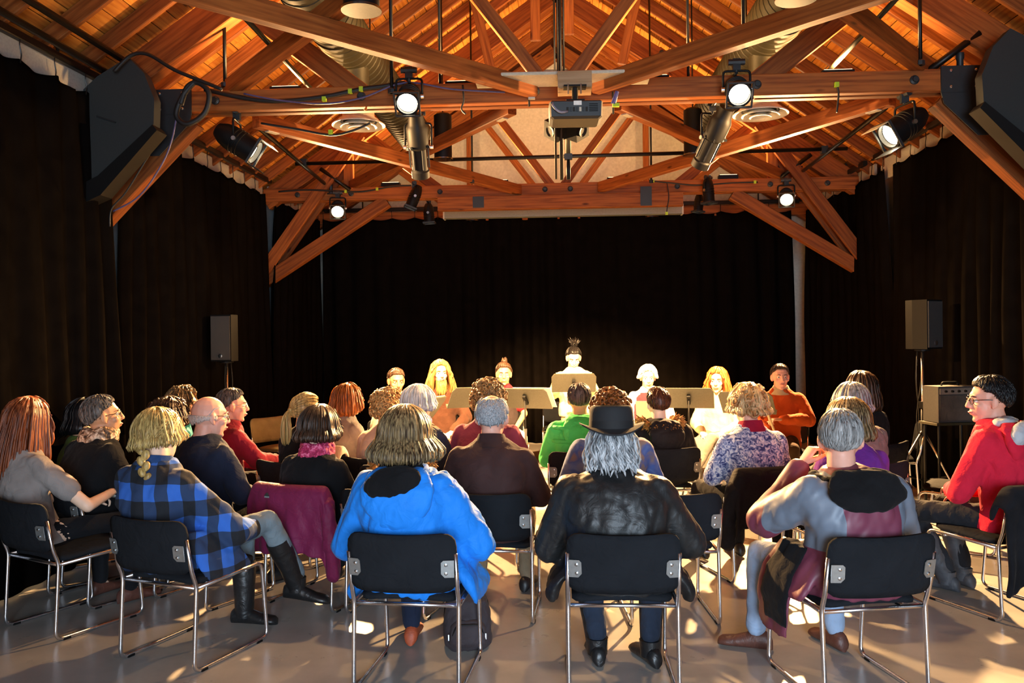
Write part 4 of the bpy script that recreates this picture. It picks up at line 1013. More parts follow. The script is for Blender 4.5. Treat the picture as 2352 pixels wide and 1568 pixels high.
def make_hair(kind, seed=1, far=False, **kw):
    if far: kw['n'] = int(kw.get('n', 150) * 0.6)
    mb = MB(); vol = kw.get('vol', 0.012); lk = kw.get('lk', 1.0)
    if kind in ('short', 'crop'):
        hair_shell(mb, kind, vol, 1, 0, seed, 0.003); rnd = random.Random(seed)
        for c in range(int(kw.get('n', 130) * 2.4)):
            ph = rnd.uniform(0, 360); af = abs((ph + 180) % 360 - 180); E = itp(af, *STYLES[kind][0])
            a = E * math.sqrt(rnd.uniform(0.0, 0.93)); a = min(a, E - 6); b = min(E + 1, a + rnd.uniform(16, 34)); tw = rnd.uniform(-7, 7); P = []
            for k in range(5):
                f = k / 4; q = a + (b - a) * f; o_ = vol * (1 - 0.9 * min(1, q / E) ** 4)
                P.append(hp(q, ph + tw * f, o_ + 0.0015 + 0.004 * (vol / 0.012) * f * (1 - 0.8 * (q / E) ** 3) * rnd.uniform(0.4, 1.4)))
            w_ = rnd.uniform(0.0025, 0.0045); mb.tube(P, [w_ * 0.6, w_, w_, w_ * 0.8, w_ * 0.2], 4, 0.7)
    elif kind in ('bob', 'shortbob', 'mid', 'long'):
        fl = kw.get('flare', 0.025); hair_shell(mb, kind, vol, lk * 0.96, fl, seed, 0.004)
        strands(mb, kind, kw.get('n', 190), vol, lk, fl, seed, kw.get('wid', 0.009), 0.01, kw.get('wave', 0.004), 8 if far else 11)
    elif kind == 'curly':
        hair_shell(mb, 'short', vol * 0.7, 1, 0, seed, 0.006); curls(mb, kw.get('n', 260), 0, kw.get('amax', 122), vol, seed, kw.get('size', 0.014))
    elif kind == 'curlylong':
        hair_shell(mb, 'shortbob', vol * 0.7, lk, 0.02, seed, 0.006); curls(mb, kw.get('n', 240), 0, 118, vol, seed, kw.get('size', 0.016))
        strands(mb, 'shortbob', 120, vol, lk * 1.1, 0.03, seed, 0.009, 0.012, 0.012, 12)
    elif kind in ('pony', 'braid', 'updo'):
        if kind == 'braid': hair_shell(mb, 'bob', 0.014, 0.5, 0.015, seed, 0.003); strands(mb, 'bob', 130, 0.016, 0.62, 0.02, seed, 0.006, 0.008, 0.006, 10)
        else: hair_shell(mb, 'short', 0.006, 1, 0, seed, 0.002)
        ta = {'pony': (92, 180), 'braid': (124, 180), 'updo': (30, 190)}[kind]; rnd = random.Random(seed)
        tie = hp(ta[0], ta[1], 0.016); td = (tie - HC).normalized()
        for c in range(kw.get('n', 110)):
            ph = rnd.uniform(0, 360); af = abs((ph + 180) % 360 - 180); E = itp(af, *STYLES['short'][0])
            a = E - rnd.choice((0, 0, 6, 20, 40)) * rnd.random(); r0 = hp(max(4, a), ph, 0.004); d0 = (r0 - HC).normalized(); P = []
            for k in range(8):
                f = k / 7; d = d0.lerp(td, f); d = d.normalized(); off = (0.018 if kind == 'braid' else 0.008) + 0.004 * math.sin(f * PI) + rnd.uniform(0, 0.002)
                P.append(HC + Vector((d.x * (HR[0] + off), d.y * (HR[1] + off), d.z * (HR[2] + off))))
            mb.tube(P, [0.004] + [0.0062] * 6 + [0.004], 5, 0.6)
        if kind == 'pony':
            L = kw.get('length', 0.26)
            for c in range(60):
                a = rnd.uniform(0, 2 * PI); r_ = rnd.uniform(0, 0.02); sp = Vector((math.cos(a), math.sin(a), 0)); P = []
                for k in range(10):
                    f = k / 9; P.append(tie + Vector((0, -0.028 * math.sin(min(1, f * 3) * PI / 2), 0.012 * math.sin(f * 6) * (1 - f) - L * f)) + sp * r_ * (0.5 + 1.4 * math.sin(f * PI * 0.8)) * (1 if f < 0.95 else 0.8))
                mb.tube(P, [0.003] + [0.0065] * 8 + [0.002], 5, 0.7)
            mb.ball(tie, (0.02, 0.016, 0.016))
        if kind == 'braid':
            p = tie + Vector((0, -0.012, -0.01))
            for k in range(7):
                s = 1 if k % 2 else -1
                mb.ball(p + Vector((s * 0.012, 0, 0)), (0.021 - 0.001 * k, 0.017, 0.026), M=Matrix.Rotation(R(s * 30), 4, 'Y')); p = p + Vector((0.004, -0.006 if k < 3 else -0.002, -0.026))
            for c in range(26):
                a = rnd.uniform(0, 2 * PI); sp = Vector((math.cos(a), math.sin(a), 0)) * rnd.uniform(0.004, 0.018); q = p
                mb.tube([q + sp * (0.6 + 1.2 * math.sin(f * PI)) * (1 - 0.5 * f) + Vector((0.012 * f, -0.006 * f, -0.16 * f)) for f in (0, 0.2, 0.4, 0.6, 0.8, 1.0)], [0.004, 0.006, 0.006, 0.006, 0.005, 0.002], 5)
        if kind == 'updo':
            b_ = 0.6 + 0.4 * kw.get('spike', 1.0); mb.ball(tie + Vector((0, -0.005, 0.02 * b_)), (0.045 * b_, 0.045 * b_, 0.035 * b_))
            for c in range(40):
                a = rnd.uniform(0, 2 * PI); e = Vector((math.cos(a), math.sin(a), rnd.uniform(0.2, 1.4))).normalized() * rnd.uniform(0.05, 0.1) * kw.get('spike', 1.0); b0 = tie + Vector((0, 0, 0.015))
                mb.tube([b0, b0 + e * 0.6, b0 + e + Vector((0, 0, rnd.uniform(-0.02, 0.03)))], [0.009, 0.007, 0.002], 5)
    elif kind == 'bald':                        # a band round the sides and the back
        a0 = kw.get('a0', 72); n = 10; g = []; gi = []
        azs = [65 + 230 * i / 36 for i in range(37)]
        for ph in azs:
            af = abs((ph + 180) % 360 - 180); E = itp(af, *STYLES['short'][0]); s0 = min(a0 + (10 if af < 90 else 0), E - 3)
            s0 = itp(af, (60, 90, 180), (max(E - 4, 40), min(a0, E - 6), a0))
            g.append([hp(s0 + (E - s0) * k / n, ph, kw.get('bv', 0.0045) * math.sin(PI * min(1, 0.05 + k / n * 0.9)) + 0.0005) for k in range(n + 1)])
            gi.append([hp(s0 + (E - s0) * k / n, ph, -0.012) for k in range(n + 1)])
        m = n + 1; tot = len(g) * m; fs = []
        for i in range(len(g) - 1):
            for k in range(n):
                fs.append((i * m + k, i * m + k + 1, (i + 1) * m + k + 1, (i + 1) * m + k)); fs.append((tot + i * m + k, tot + (i + 1) * m + k, tot + (i + 1) * m + k + 1, tot + i * m + k + 1))
            fs.append((i * m + n, tot + i * m + n, tot + (i + 1) * m + n, (i + 1) * m + n)); fs.append((i * m, (i + 1) * m, tot + (i + 1) * m, tot + i * m))
        mb.add([p for c in g + gi for p in c], fs)
        rnd = random.Random(seed)
        for c in range(150):
            ph = rnd.uniform(75, 285); af = abs((ph + 180) % 360 - 180); E = itp(af, *STYLES['short'][0]); s = rnd.uniform(a0, max(a0 + 1, E - 8))
            mb.tube([hp(s + d, ph + rnd.uniform(-3, 3), 0.004 + 0.002 * d / 14) for d in (0, 7, 14)], [0.003, 0.0045, 0.0015], 4)
    elif kind == 'fringecurl':                  # long grey curls below a hat
        rnd = random.Random(seed)
        hair_shell(mb, 'mid', 0.012, 0.72, 0.02, seed, 0.006)
        for c in range(170):
            ph = rnd.uniform(60, 300); st = rnd.uniform(60, 85); L = rnd.uniform(0.09, 0.16)
            b0 = hp(92, ph, 0.012 + rnd.uniform(0, 0.02)); out = Vector((b0.x, b0.y, 0)).normalized(); tn = Vector((-out.y, out.x, 0)); w0 = rnd.uniform(0, 6); am = rnd.uniform(0.006, 0.014)
            P = [hp(st, ph, 0.014)] + [b0 + Vector((0, 0, -L * f)) + tn * am * math.sin(f * 8 + w0) + out * (am * math.cos(f * 8 + w0) * f + 0.012 * f) for f in (k / 10 for k in range(11))]
            mb.tube(P, [0.004] + [0.0062] * 10 + [0.002], 5, 0.8)
    return mb
# ------------------------------------------------------------------ people
FOCUS_A, FOCUS_P = (0.1, 9.5), (0.1, 4.8)
def face_to(x, y, f): return -math.atan2(f[0] - x, f[1] - y)
def ell(c, a, b, n=20, p=2.0, tilt=0.0):
    out = []
    for k in range(n):
        q = 2 * PI * k / n; cs, sn = math.cos(q), math.sin(q)
        out.append(Vector((c[0] + a * math.copysign(abs(cs) ** (2 / p), cs), c[1] + b * math.copysign(abs(sn) ** (2 / p), sn), c[2] + tilt * sn * b)))
    return out
def shoe_mesh(ank, toe, L=0.27, boot=0.0, r=0.047):
    """a shoe whose heel stands below the ankle and which points along toe"""
    t = Vector((toe[0], toe[1], 0)).normalized(); s = Vector((-t.y, t.x, 0)); z0 = max(0.0, ank.z - 0.095)
    pitch = toe[2] if len(toe) > 2 else 0.0
    mb = MB(); rings = []
    for f, w, h in ((-0.30, 0.012, 0.05), (-0.27, 0.03, 0.075), (-0.18, 0.038, 0.095), (0.0, 0.038, 0.10), (0.2, 0.038, 0.078), (0.4, 0.045, 0.058), (0.54, 0.048, 0.052), (0.64, 0.043, 0.048), (0.70, 0.030, 0.038), (0.725, 0.010, 0.022)):
        c = Vector((ank.x, ank.y, z0)) + t * (f * L) + Vector((0, 0, pitch * (f + 0.3) * L))
        rings.append([c + s * (w * math.cos(q)) + Vector((0, 0, h * 0.5 + h * 0.5 * max(-0.92, math.sin(q)))) for q in (2 * PI * k / 12 for k in range(12))])
    mb.loft(rings)
    if boot: mb.tube([(ank.x, ank.y, z0 + 0.04), (ank.x, ank.y, z0 + 0.12)] , [0.05, 0.055], 14)
    return mb
def person(label, x, y, top=1.27, rz=None, w=1.0, lean=(0, 0), head=(0, 0, 0), sk=('fair', '#d9a98c'), hair=None, coat=None, thick=0.02, sleeve='long',
           arms=None, legs='sit', trousers=None, shoe=None, boot=0.0, voxel=None, bvox=0.024, fine=False, wr=(0.018, 0.094), skirt=None, hands=('relax', 'relax'),
           coat_name='jacket', extras=(), focus=FOCUS_A, chair_label=None, chair_at=None, hscale=1.07, toes=None, hem=0.44, leg_name='trousers', collar=True):
    if rz is None: rz = face_to(x, y, focus)
    near = y < 4.8 or x > 2.5 and y < 5.3
    if voxel is None: voxel = 0.011 if near else 0.014
    if hair is not None and hair[0] not in ('bald', 'fringecurl'): top = top - (hair[2].get('vol', 0.012) + (0.004 if hair[0] != 'curly' else 0.008))
    t = thing('person', label, 'person', (x, y, 0), rz)
    lx, ly = lean; stand = legs == 'stand'
    if stand:
        pz = top - 0.72; S = [(0.0, 0.0, pz - 0.1), (0, 0.0, pz), (lx * 0.3, -0.01 + ly * 0.3, pz + 0.14), (lx * 0.7, -0.02 + ly * 0.6, top - 0.44), (lx * 0.85, ly * 0.8 - 0.03, top - 0.275), (lx, ly, top - 0.115)]
    else:
        pz = 0.51; S = [(0, -0.06, 0.42), (0, -0.085, 0.51), (lx * 0.25, -0.12 + ly * 0.2, 0.66), (lx * 0.65, -0.11 + ly * 0.6, top - 0.44), (lx * 0.85, -0.085 + ly * 0.85, top - 0.275), (lx, -0.035 + ly, top - 0.115)]
    zs = [p[2] for p in S]
    def sp(z): return Vector((itp(z, zs, [p[0] for p in S]), itp(z, zs, [p[1] for p in S]), z))
    shz = top - 0.305; nb = top - 0.238
    Hm = Matrix.Translation(sp(top - 0.115)) @ Matrix.Rotation(R(head[0]), 4, 'Z') @ Matrix.Rotation(R(-head[1]), 4, 'X') @ Matrix.Rotation(R(head[2]), 4, 'Y') @ Matrix.Scale(hscale, 4)
    def torso(mb, th, z0=None):
        z0 = pz - 0.09 if z0 is None else z0
        prof = [(z0, 0.165, 0.125), (pz, 0.175, 0.135), (pz + 0.10, 0.162, 0.125), ((pz + shz) / 2 + 0.02, 0.162, 0.12), (shz - 0.14, 0.178, 0.125), (shz - 0.07, 0.182, 0.115), (shz - 0.015, 0.165, 0.098), (shz + 0.025, 0.125, 0.082), (nb - 0.012, 0.082, 0.068), (nb + 0.012, 0.058, 0.056)]
        mb.loft([ell(sp(z), (a * w if a > 0.1 else a * (0.5 + 0.5 * w)) + th, (b * w if b > 0.08 else b) + th * 0.9, 22, 2.3) for z, a, b in prof])
    A = []
    for i, s in enumerate((-1, 1)):
        sh = sp(shz - 0.045) + Vector((s * 0.168 * w, 0, 0))
        if arms and arms[i]: el, ha = (Vector(p) for p in arms[i])
        else: el, ha = Vector((s * (0.255 * w) + lx * 0.4, -0.03 + ly * 0.4, shz - 0.27)), Vector((s * 0.10, 0.26, 0.60))
        A.append((sh, el, ha))
    if legs == 'sit': Lg = [(Vector((s * 0.095, -0.03, 0.525)), Vector((s * 0.155, 0.40, 0.51)), Vector((s * 0.15, 0.40, 0.10))) for s in (-1, 1)]
    elif stand: Lg = [(Vector((s * 0.085, 0, pz - 0.03)), Vector((s * 0.095, 0.02, pz * 0.53)), Vector((s * 0.1, -0.02, 0.10))) for s in (-1, 1)]
    else: Lg = [tuple(Vector(p) for p in q) for q in legs]
    # body skin
    mb = MB(); torso(mb, -0.006)
    for sh, el, ha in A:
        mb.capsule(sh, el, 0.047, 0.038); mb.capsule(el, ha, 0.037, 0.026)
    for h, k, a in Lg:
        mb.capsule(h, k, 0.072, 0.052); mb.capsule(k, a, 0.05, 0.034); mb.capsule(a, a + Vector((0, 0.05, -0.05)), 0.03, 0.025)
    remesh(mb, bvox, 1)
    # clothing
    names = []
    if coat is not None:
        mb = MB(); torso(mb, thick, min(hem, pz - 0.06) if not stand else pz - 0.1)
        for sh, el, ha in A:
            mb.ball(sh + Vector((0, 0, -0.005)), 0.052 + thick * 0.8)
            if sleeve == 'long':
                wr_ = ha.lerp(el, 0.10)
                mb.capsule(sh, el, 0.052 + thick, 0.045 + thick * 0.9); mb.capsule(el, wr_, 0.044 + thick * 0.9, 0.034 + thick * 0.5)
            else:
                mb.capsule(sh, sh.lerp(el, 0.62), 0.054 + thick, 0.056 + thick)
        if collar:
            c = sp(nb); mb.loft([ell(sp(nb - 0.02), 0.082 + thick * 0.5, 0.08 + thick * 0.4), ell(sp(nb + 0.012), 0.07 + thick * 0.3, 0.07 + thick * 0.3), ell(sp(nb + 0.022), 0.066, 0.066)])
        if skirt:
            for s in (-1, 1):
                xo, zb = skirt
                mb.loft([ell((s * 0.17, -0.05, 0.66), 0.05, 0.13), ell((s * 0.215, -0.03, 0.56), 0.055, 0.15), ell((s * (xo - 0.02), 0.0, 0.48), 0.04, 0.17), ell((s * xo, 0.01, (0.48 + zb) / 2), 0.034, 0.17), ell((s * xo, 0.02, zb), 0.026, 0.15)])
        remesh(mb, voxel, 4, wr); names.append((coat_name, coat))
    if trousers is not None:
        mb = MB()
        mb.loft([ell(sp(pz - 0.1), 0.14 * w, 0.10 * w), ell(sp(pz - 0.02), 0.172 * w, 0.135 * w), ell(sp(pz + 0.06), 0.168 * w, 0.132 * w)])
        for h, k, a in Lg:
            mb.capsule(h, k, 0.086 * w, 0.066); mb.capsule(k, a + Vector((0, 0, 0.05 if boot else 0.015)), 0.066, 0.052)
        remesh(mb, 0.014 if near else 0.022, 2, (0.012, 0.06)); names.append((leg_name, trousers))
    meshes = run_jobs()
    # join head and hands to the skin
    v, f = arrays(meshes[0]); V = [v]; F = list(f); n = len(v)
    hv, hf = HEAD_FINE if fine else HEAD_COARSE
    V.append(xf(hv, Hm)); F += [tuple(i + n for i in q) for q in hf]; n += len(hv)
    for i, (sh, el, ha) in enumerate(A):
        hv, hf = HANDS[hands[i]]; d = (ha - el).normalized(); s = -1 if i == 0 else 1
        up = Vector((0, 0, 1)) if abs(d.z) < 0.85 else Vector((0, 1, 0))
        xx = d.cross(up).normalized(); zz = xx.cross(d)
        M = Matrix.Translation(ha) @ Matrix((xx * s, d, zz)).transposed().to_4x4() if True else None
        V.append(xf(hv, M)); F += [tuple(k + n for k in (q if s > 0 else q[::-1])) for q in hf]; n += len(hv)
    me = bpy.data.meshes.new('body'); me.from_pydata(np.vstack(V).tolist(), [], F); me.polygons.foreach_set('use_smooth', [True] * len(me.polygons))
    put('body', me, skin(*sk), t)
    for (nm, mt), m in zip(names, meshes[1:]):
        m.name = nm; m.materials.clear(); put(nm, m, mt, t)
    bpy.data.meshes.remove(meshes[0])
    for i, (h, k, a) in enumerate(Lg):
        d = toes[i] if toes else (0.15 * (-1 if i == 0 else 1), 1.0)
        o = shoe_mesh(a, d, boot=boot).build('boot' if boot else 'shoe', shoe or plain('shoe_black', '#17171a', 0.45), t, True, 50)
        if boot:
            o2 = MB().tube([k.lerp(a, 0.32), k.lerp(a, 0.5), k.lerp(a, 0.75), a + Vector((0, 0, -0.03))], [0.064, 0.066, 0.058, 0.05], 16).build('boot_shaft', shoe, t, True, 60)
    if hair is not None:
        kind, mat, kw = hair
        o = make_hair(kind, far=not near and y > 5.5, **kw).build('hair', mat, t, True); o.matrix_local = Hm
    if fine:
        for s in (-1, 1):
            e = MB().ball((s * 0.031, 0.0695, 0.006), 0.0115, 12, 8).build('eye', M_SCLERA, t, True); e.matrix_local = Hm
            e2 = MB().ball((s * 0.031, 0.0795, 0.005), (0.0055, 0.003, 0.0055), 10, 6).build('iris', M_EYE, e, True)
            e = MB().tube([(s * 0.014, 0.0875, 0.026), (s * 0.031, 0.088, 0.031), (s * 0.05, 0.073, 0.026)], [0.003, 0.0035, 0.002], 6).build('eyebrow', hair[1] if hair else M_EYE, t, True); e.matrix_local = Hm
        e = MB().tube([(-0.023, 0.0865, -0.06), (-0.008, 0.0965, -0.0575), (0.0, 0.0968, -0.0585), (0.008, 0.0965, -0.0575), (0.023, 0.0865, -0.06)], [0.002, 0.0045, 0.0045, 0.0045, 0.002], 7).build('lips', M_LIP, t, True); e.matrix_local = Hm
    ctx = dict(t=t, Hm=Hm, sp=sp, shz=shz, nb=nb, top=top, w=w, thick=thick, A=A, coat=coat)
    for e in extras: e(ctx)
    if chair_label:
        cx_, cy_, cr = chair_at or (x, y, rz)
        chair(cx_, cy_, cr, chair_label)
    return t

# extras ------------------------------------------------------------
def x_glasses(mat=None):
    def f(c):
        mb = MB()
        for s in (-1, 1):
            mb.tube([(s * 0.033 + 0.022 * math.cos(a), 0.094 - 0.006 * abs(math.cos(a)) * (1 if math.cos(a) * s > 0 else 0), 0.004 + 0.017 * math.sin(a)) for a in (2 * PI * k / 14 for k in range(15))], 0.0022, 6)
            mb.tube([(s * 0.055, 0.088, 0.01), (s * 0.077, 0.04, 0.012), (s * 0.082, -0.015, 0.01), (s * 0.08, -0.03, -0.005)], 0.0022, 6)
        mb.tube([(-0.012, 0.096, 0.006), (0, 0.1, 0.009), (0.012, 0.096, 0.006)], 0.002, 6)
        o = mb.build('glasses', mat or M_GLASS, c['t'], True); o.matrix_local = c['Hm']
    return f
def x_hood(mat, lining=None, size=1.0, tall=1.0):
    def f(c):
        sp, shz, nb = c['sp'], c['shz'], c['nb']; th = c['thick']; w = c['w']
        b = sp(shz - 0.05); yc = b.y - (0.112 * w + th * 0.9) + 0.005; mb = MB()
        mb.loft([ell((b.x, yc + 0.02, shz - 0.20 * size * tall), 0.03 * size, 0.02), ell((b.x, yc + 0.0, shz - 0.155 * size * tall), 0.095 * size, 0.034), ell((b.x, yc - 0.002, shz - 0.08 * size * tall), 0.15 * size, 0.046),
                 ell((b.x, yc + 0.01, shz - 0.015), 0.158 * size, 0.05), ell((b.x, yc + 0.05, nb - 0.01), 0.13 * size, 0.045), ell((b.x, yc + 0.065, nb + 0.012), 0.10 * size, 0.03)])
        k = sp(nb); pts = []
        for q in range(15):
            a = R(-40 + q * 260 / 14); pts.append((k.x + (0.122 * size) * math.cos(-a), k.y - 0.01 - (0.11 * size) * math.sin(a), nb - 0.03 - 0.03 * math.cos((q - 7) / 7 * PI / 2)))
        mb.tube(pts, [0.02] + [0.03] * 13 + [0.02], 12)
        remesh(mb, 0.009, 4, (0.012, 0.06)); m = run_jobs()[0]; m.name = 'hood'; m.materials.clear(); put('hood', m, mat, c['t'])
        if lining:
            mb = MB()
            mb.ball((b.x - 0.015, yc - 0.008, shz + 0.018), (0.125 * size, 0.052, 0.078), 18, 10, Matrix.Rotation(R(-14), 4, 'Y')); mb.ball((k.x, k.y - 0.06, nb + 0.0), (0.1 * size, 0.06, 0.04), 18, 10)
            remesh(mb, 0.009, 2, (0.012, 0.05)); m = run_jobs()[0]; m.name = 'hood_lining'; m.materials.clear(); put('hood_lining', m, lining, c['t'])
    return f
def x_scarf(mat, r=0.028, drop=0.0, name='scarf'):
    def f(c):
        sp, nb = c['sp'], c['nb']; mb = MB()
        for j in range(3):
            k = sp(nb - 0.02 + 0.022 * j)
            mb.tube([(k.x + (0.088 - 0.006 * j) * math.cos(a), k.y + 0.01 + (0.09 - 0.004 * j) * math.sin(a), k.z + 0.008 * math.sin(3 * a + j)) for a in (2 * PI * q / 20 for q in range(21))], r, 10)
        remesh(mb, 0.008, 1, (0.016, 0.03)); m = run_jobs()[0]; m.name = name; m.materials.clear(); put(name, m, mat, c['t'])
    return f
def x_fur(mat, rad=0.15, n=520, seed=3, drop=-0.01):
    def f(c):
        sp, nb = c['sp'], c['nb']; rnd = random.Random(seed); mb = MB(); k = sp(nb)
        for q in range(n):
            a = rnd.uniform(R(150), R(390)); rr = rnd.uniform(0.8, 1.1) * rad
            p = Vector((k.x + rr * math.cos(a), k.y - 0.02 + rr * 0.85 * math.sin(a), nb + drop - 0.05 * max(0, -math.sin(a)) + rnd.uniform(-0.03, 0.025)))
            d = Vector((math.cos(a) * rnd.uniform(0.2, 1.2), math.sin(a), rnd.uniform(-0.9, 0.5))).normalized() * rnd.uniform(0.03, 0.05)
            mb.tube([p - d * 0.3, p + d * 0.4, p + d], [0.008, 0.007, 0.001], 4)
        pts = [(k.x + rad * 0.92 * math.cos(a), k.y - 0.02 + rad * 0.78 * math.sin(a), nb + drop - 0.05 * max(0, -math.sin(a))) for a in (R(145 + q * 250 / 16) for q in range(17))]
        mb.tube(pts, 0.032, 8)
        o = mb.build('fur_trim', mat, c['t'], False); o['kind'] = 'stuff'
    return f
def x_hat(mat):
    def f(c):
        mb = MB(); n = 36; rings = []
        for r1, z, dip in ((0.150, 0.055, 1), (0.152, 0.062, 1), (0.122, 0.062, 0.5), (0.106, 0.066, 0.1), (0.104, 0.10, 0), (0.101, 0.135, 0), (0.099, 0.152, 0), (0.093, 0.160, 0), (0.078, 0.150, 0), (0.03, 0.142, 0), (0.005, 0.14, 0)):
            rings.append([Vector((r1 * math.cos(a) * 0.94, r1 * 1.08 * math.sin(a) - 0.012, z + dip * (0.022 * math.cos(2 * a) + 0.004))) for a in (2 * PI * k / n for k in range(n))])
        inner = [[Vector((r1 * math.cos(a) * 0.94, r1 * 1.08 * math.sin(a) - 0.012, z)) for a in (2 * PI * k / n for k in range(n))] for r1, z in ((0.088, 0.13), (0.094, 0.066))]
        mb.loft(inner + [[p + Vector((0, 0, -0.004)) for p in rings[2]]] + rings)
        o = mb.build('hat', mat, c['t'], True, 35); o.matrix_local = c['Hm']
        b = MB().loft([[Vector((r1 * math.cos(a) * 0.94, r1 * 1.08 * math.sin(a) - 0.012, z)) for a in (2 * PI * k / n for k in range(n))] for r1, z in ((0.1, 0.067), (0.1062, 0.068), (0.1045, 0.098), (0.1, 0.1))]).build('hat_band', plain('hat_ribbon', '#101012', 0.8), o, True, 40)
    return f
def x_beard(mat, long=True):
    def f(c):
        mb = MB(); rnd = random.Random(4)
        for q in range(120):
            a = rnd.uniform(-1.25, 1.25); r_ = 0.055; L = rnd.uniform(0.07, 0.15) if long else 0.03
            p = Vector((r_ * math.sin(a) * 0.95, 0.035 + 0.052 * math.cos(a), -0.07 - 0.02 * math.cos(a) + rnd.uniform(-0.02, 0.015)))
            if abs(a) < 0.35 and p.z > -0.07: continue
            mb.tube([p, p + Vector((0.1 * p.x, 0.012, -L * 0.5)), p + Vector((-0.2 * p.x, 0.004, -L))], [0.006, 0.008, 0.002], 5)
        o = mb.build('beard', mat, c['t'], True); o.matrix_local = c['Hm']
    return f
def x_collar(mat, col='collar'):
    def f(c):
        sp, nb = c['sp'], c['nb']; k = sp(nb); th = c['thick']; rings = []
        n = 24
        prof = ((0.074, 0.02, -0.012), (0.066, 0.0, 0.03), (0.071, 0.0, 0.034), (0.092, 0.0, -0.012), (0.1 + th * 0.4, 0, -0.04), (0.093 + th * 0.4, 0, -0.042))
        mb = MB(); rings = [[Vector((k.x + (r1 + 0.004) * math.cos(a), k.y + (r1 + 0.008) * math.sin(a) + 0.004, nb + dz + 0.012 * (-math.sin(a)))) for a in (2 * PI * q / n for q in range(n))] for r1, _, dz in prof]
        mb.loft(rings); mb.build(col, mat, c['t'], True, 50)
    return f
def x_vest(mat, name='vest'):
    def f(c):
        sp, shz, nb, w = c['sp'], c['shz'], c['nb'], c['w']; mb = MB(); th = c['thick'] + 0.008
        mb.loft([ell(sp(z), a * w + th, b * w + th, 22, 2.3) for z, a, b in ((0.5, 0.17, 0.135), (0.6, 0.16, 0.128), (shz - 0.13, 0.165, 0.125), (shz - 0.04, 0.14, 0.112), (shz + 0.02, 0.1, 0.085))])
        remesh(mb, 0.012, 2, (0.01, 0.06)); m = run_jobs()[0]; m.name = name; m.materials.clear(); put(name, m, mat, c['t'])
    return f
def x_part(fn):
    return fn
# draped garments -----------------------------------------------------
def drape(x, y, rz, label, mat, w=0.56, back=0.36, front=0.18, seed=1, side_drop=0.1, th=0.012, cat='jacket', extra=None, name='draped_jacket'):
    t = thing(name, label, cat, (x, y, 0), rz); rnd = random.Random(seed); nu, nv = 34, 26; vs = []
    topz = 0.772
    for j in range(nv + 1):
        s = -front + (front + back) * j / nv
        for i in range(nu + 1):
            u = -1 + 2 * i / nu; xx = u * w / 2; over = max(0.0, abs(xx) - 0.25)
            bow = -0.033 * (1 - min(1, (xx / 0.25) ** 2))
            if s < 0: yy, zz = -0.298 + bow + (0.0 if s > -0.03 else 0.005) + min(0.03, -s * 0.5), topz + s
            else: yy, zz = -0.325 + bow - min(0.03, s * 0.6), topz - s
            sd = over / max(1e-4, w / 2 - 0.25) if w > 0.5 else 0
            zz -= side_drop * sd ** 1.2 + 0.0; xx -= math.copysign(over * 0.45, xx)
            nn = noise.noise(Vector((xx * 9 + seed + s * 2, s * 1.6, seed * 3.1))) * 0.045 * min(1, abs(s) * 4) + noise.noise(Vector((xx * 22 + seed - s * 4, s * 7, 5))) * 0.014
            yy += (-abs(nn) if s > 0 else abs(nn) * 0.3); ed = back * 0.14 * noise.noise(Vector((u * 2.2, seed, 1.7))) if j > nv - 8 and s > 0 else 0
            zz += ed * (j - nv + 8) / 8
            vs.append((xx, yy, max(0.03, zz)))
    fs = [(j * (nu + 1) + i, j * (nu + 1) + i + 1, (j + 1) * (nu + 1) + i + 1, (j + 1) * (nu + 1) + i) for j in range(nv) for i in range(nu)]
    o = MB().add(vs, fs).build('cloth', mat, t, True); so = o.modifiers.new('thickness', 'SOLIDIFY'); so.thickness = th; so.offset = 0
    sb = o.modifiers.new('soft', 'SUBSURF'); sb.levels = 1; sb.render_levels = 1
    if extra: extra(t)
    return t
def sleeve_on(t, pts, r, mat):
    mb = MB()
    for a, b in zip(pts[:-1], pts[1:]): mb.capsule(a, b, r, r * 0.9)
    remesh(mb, 0.011, 3, (0.016, 0.06)); m = run_jobs()[0]; m.name = 'sleeve'; m.materials.clear(); put('sleeve', m, mat, t)

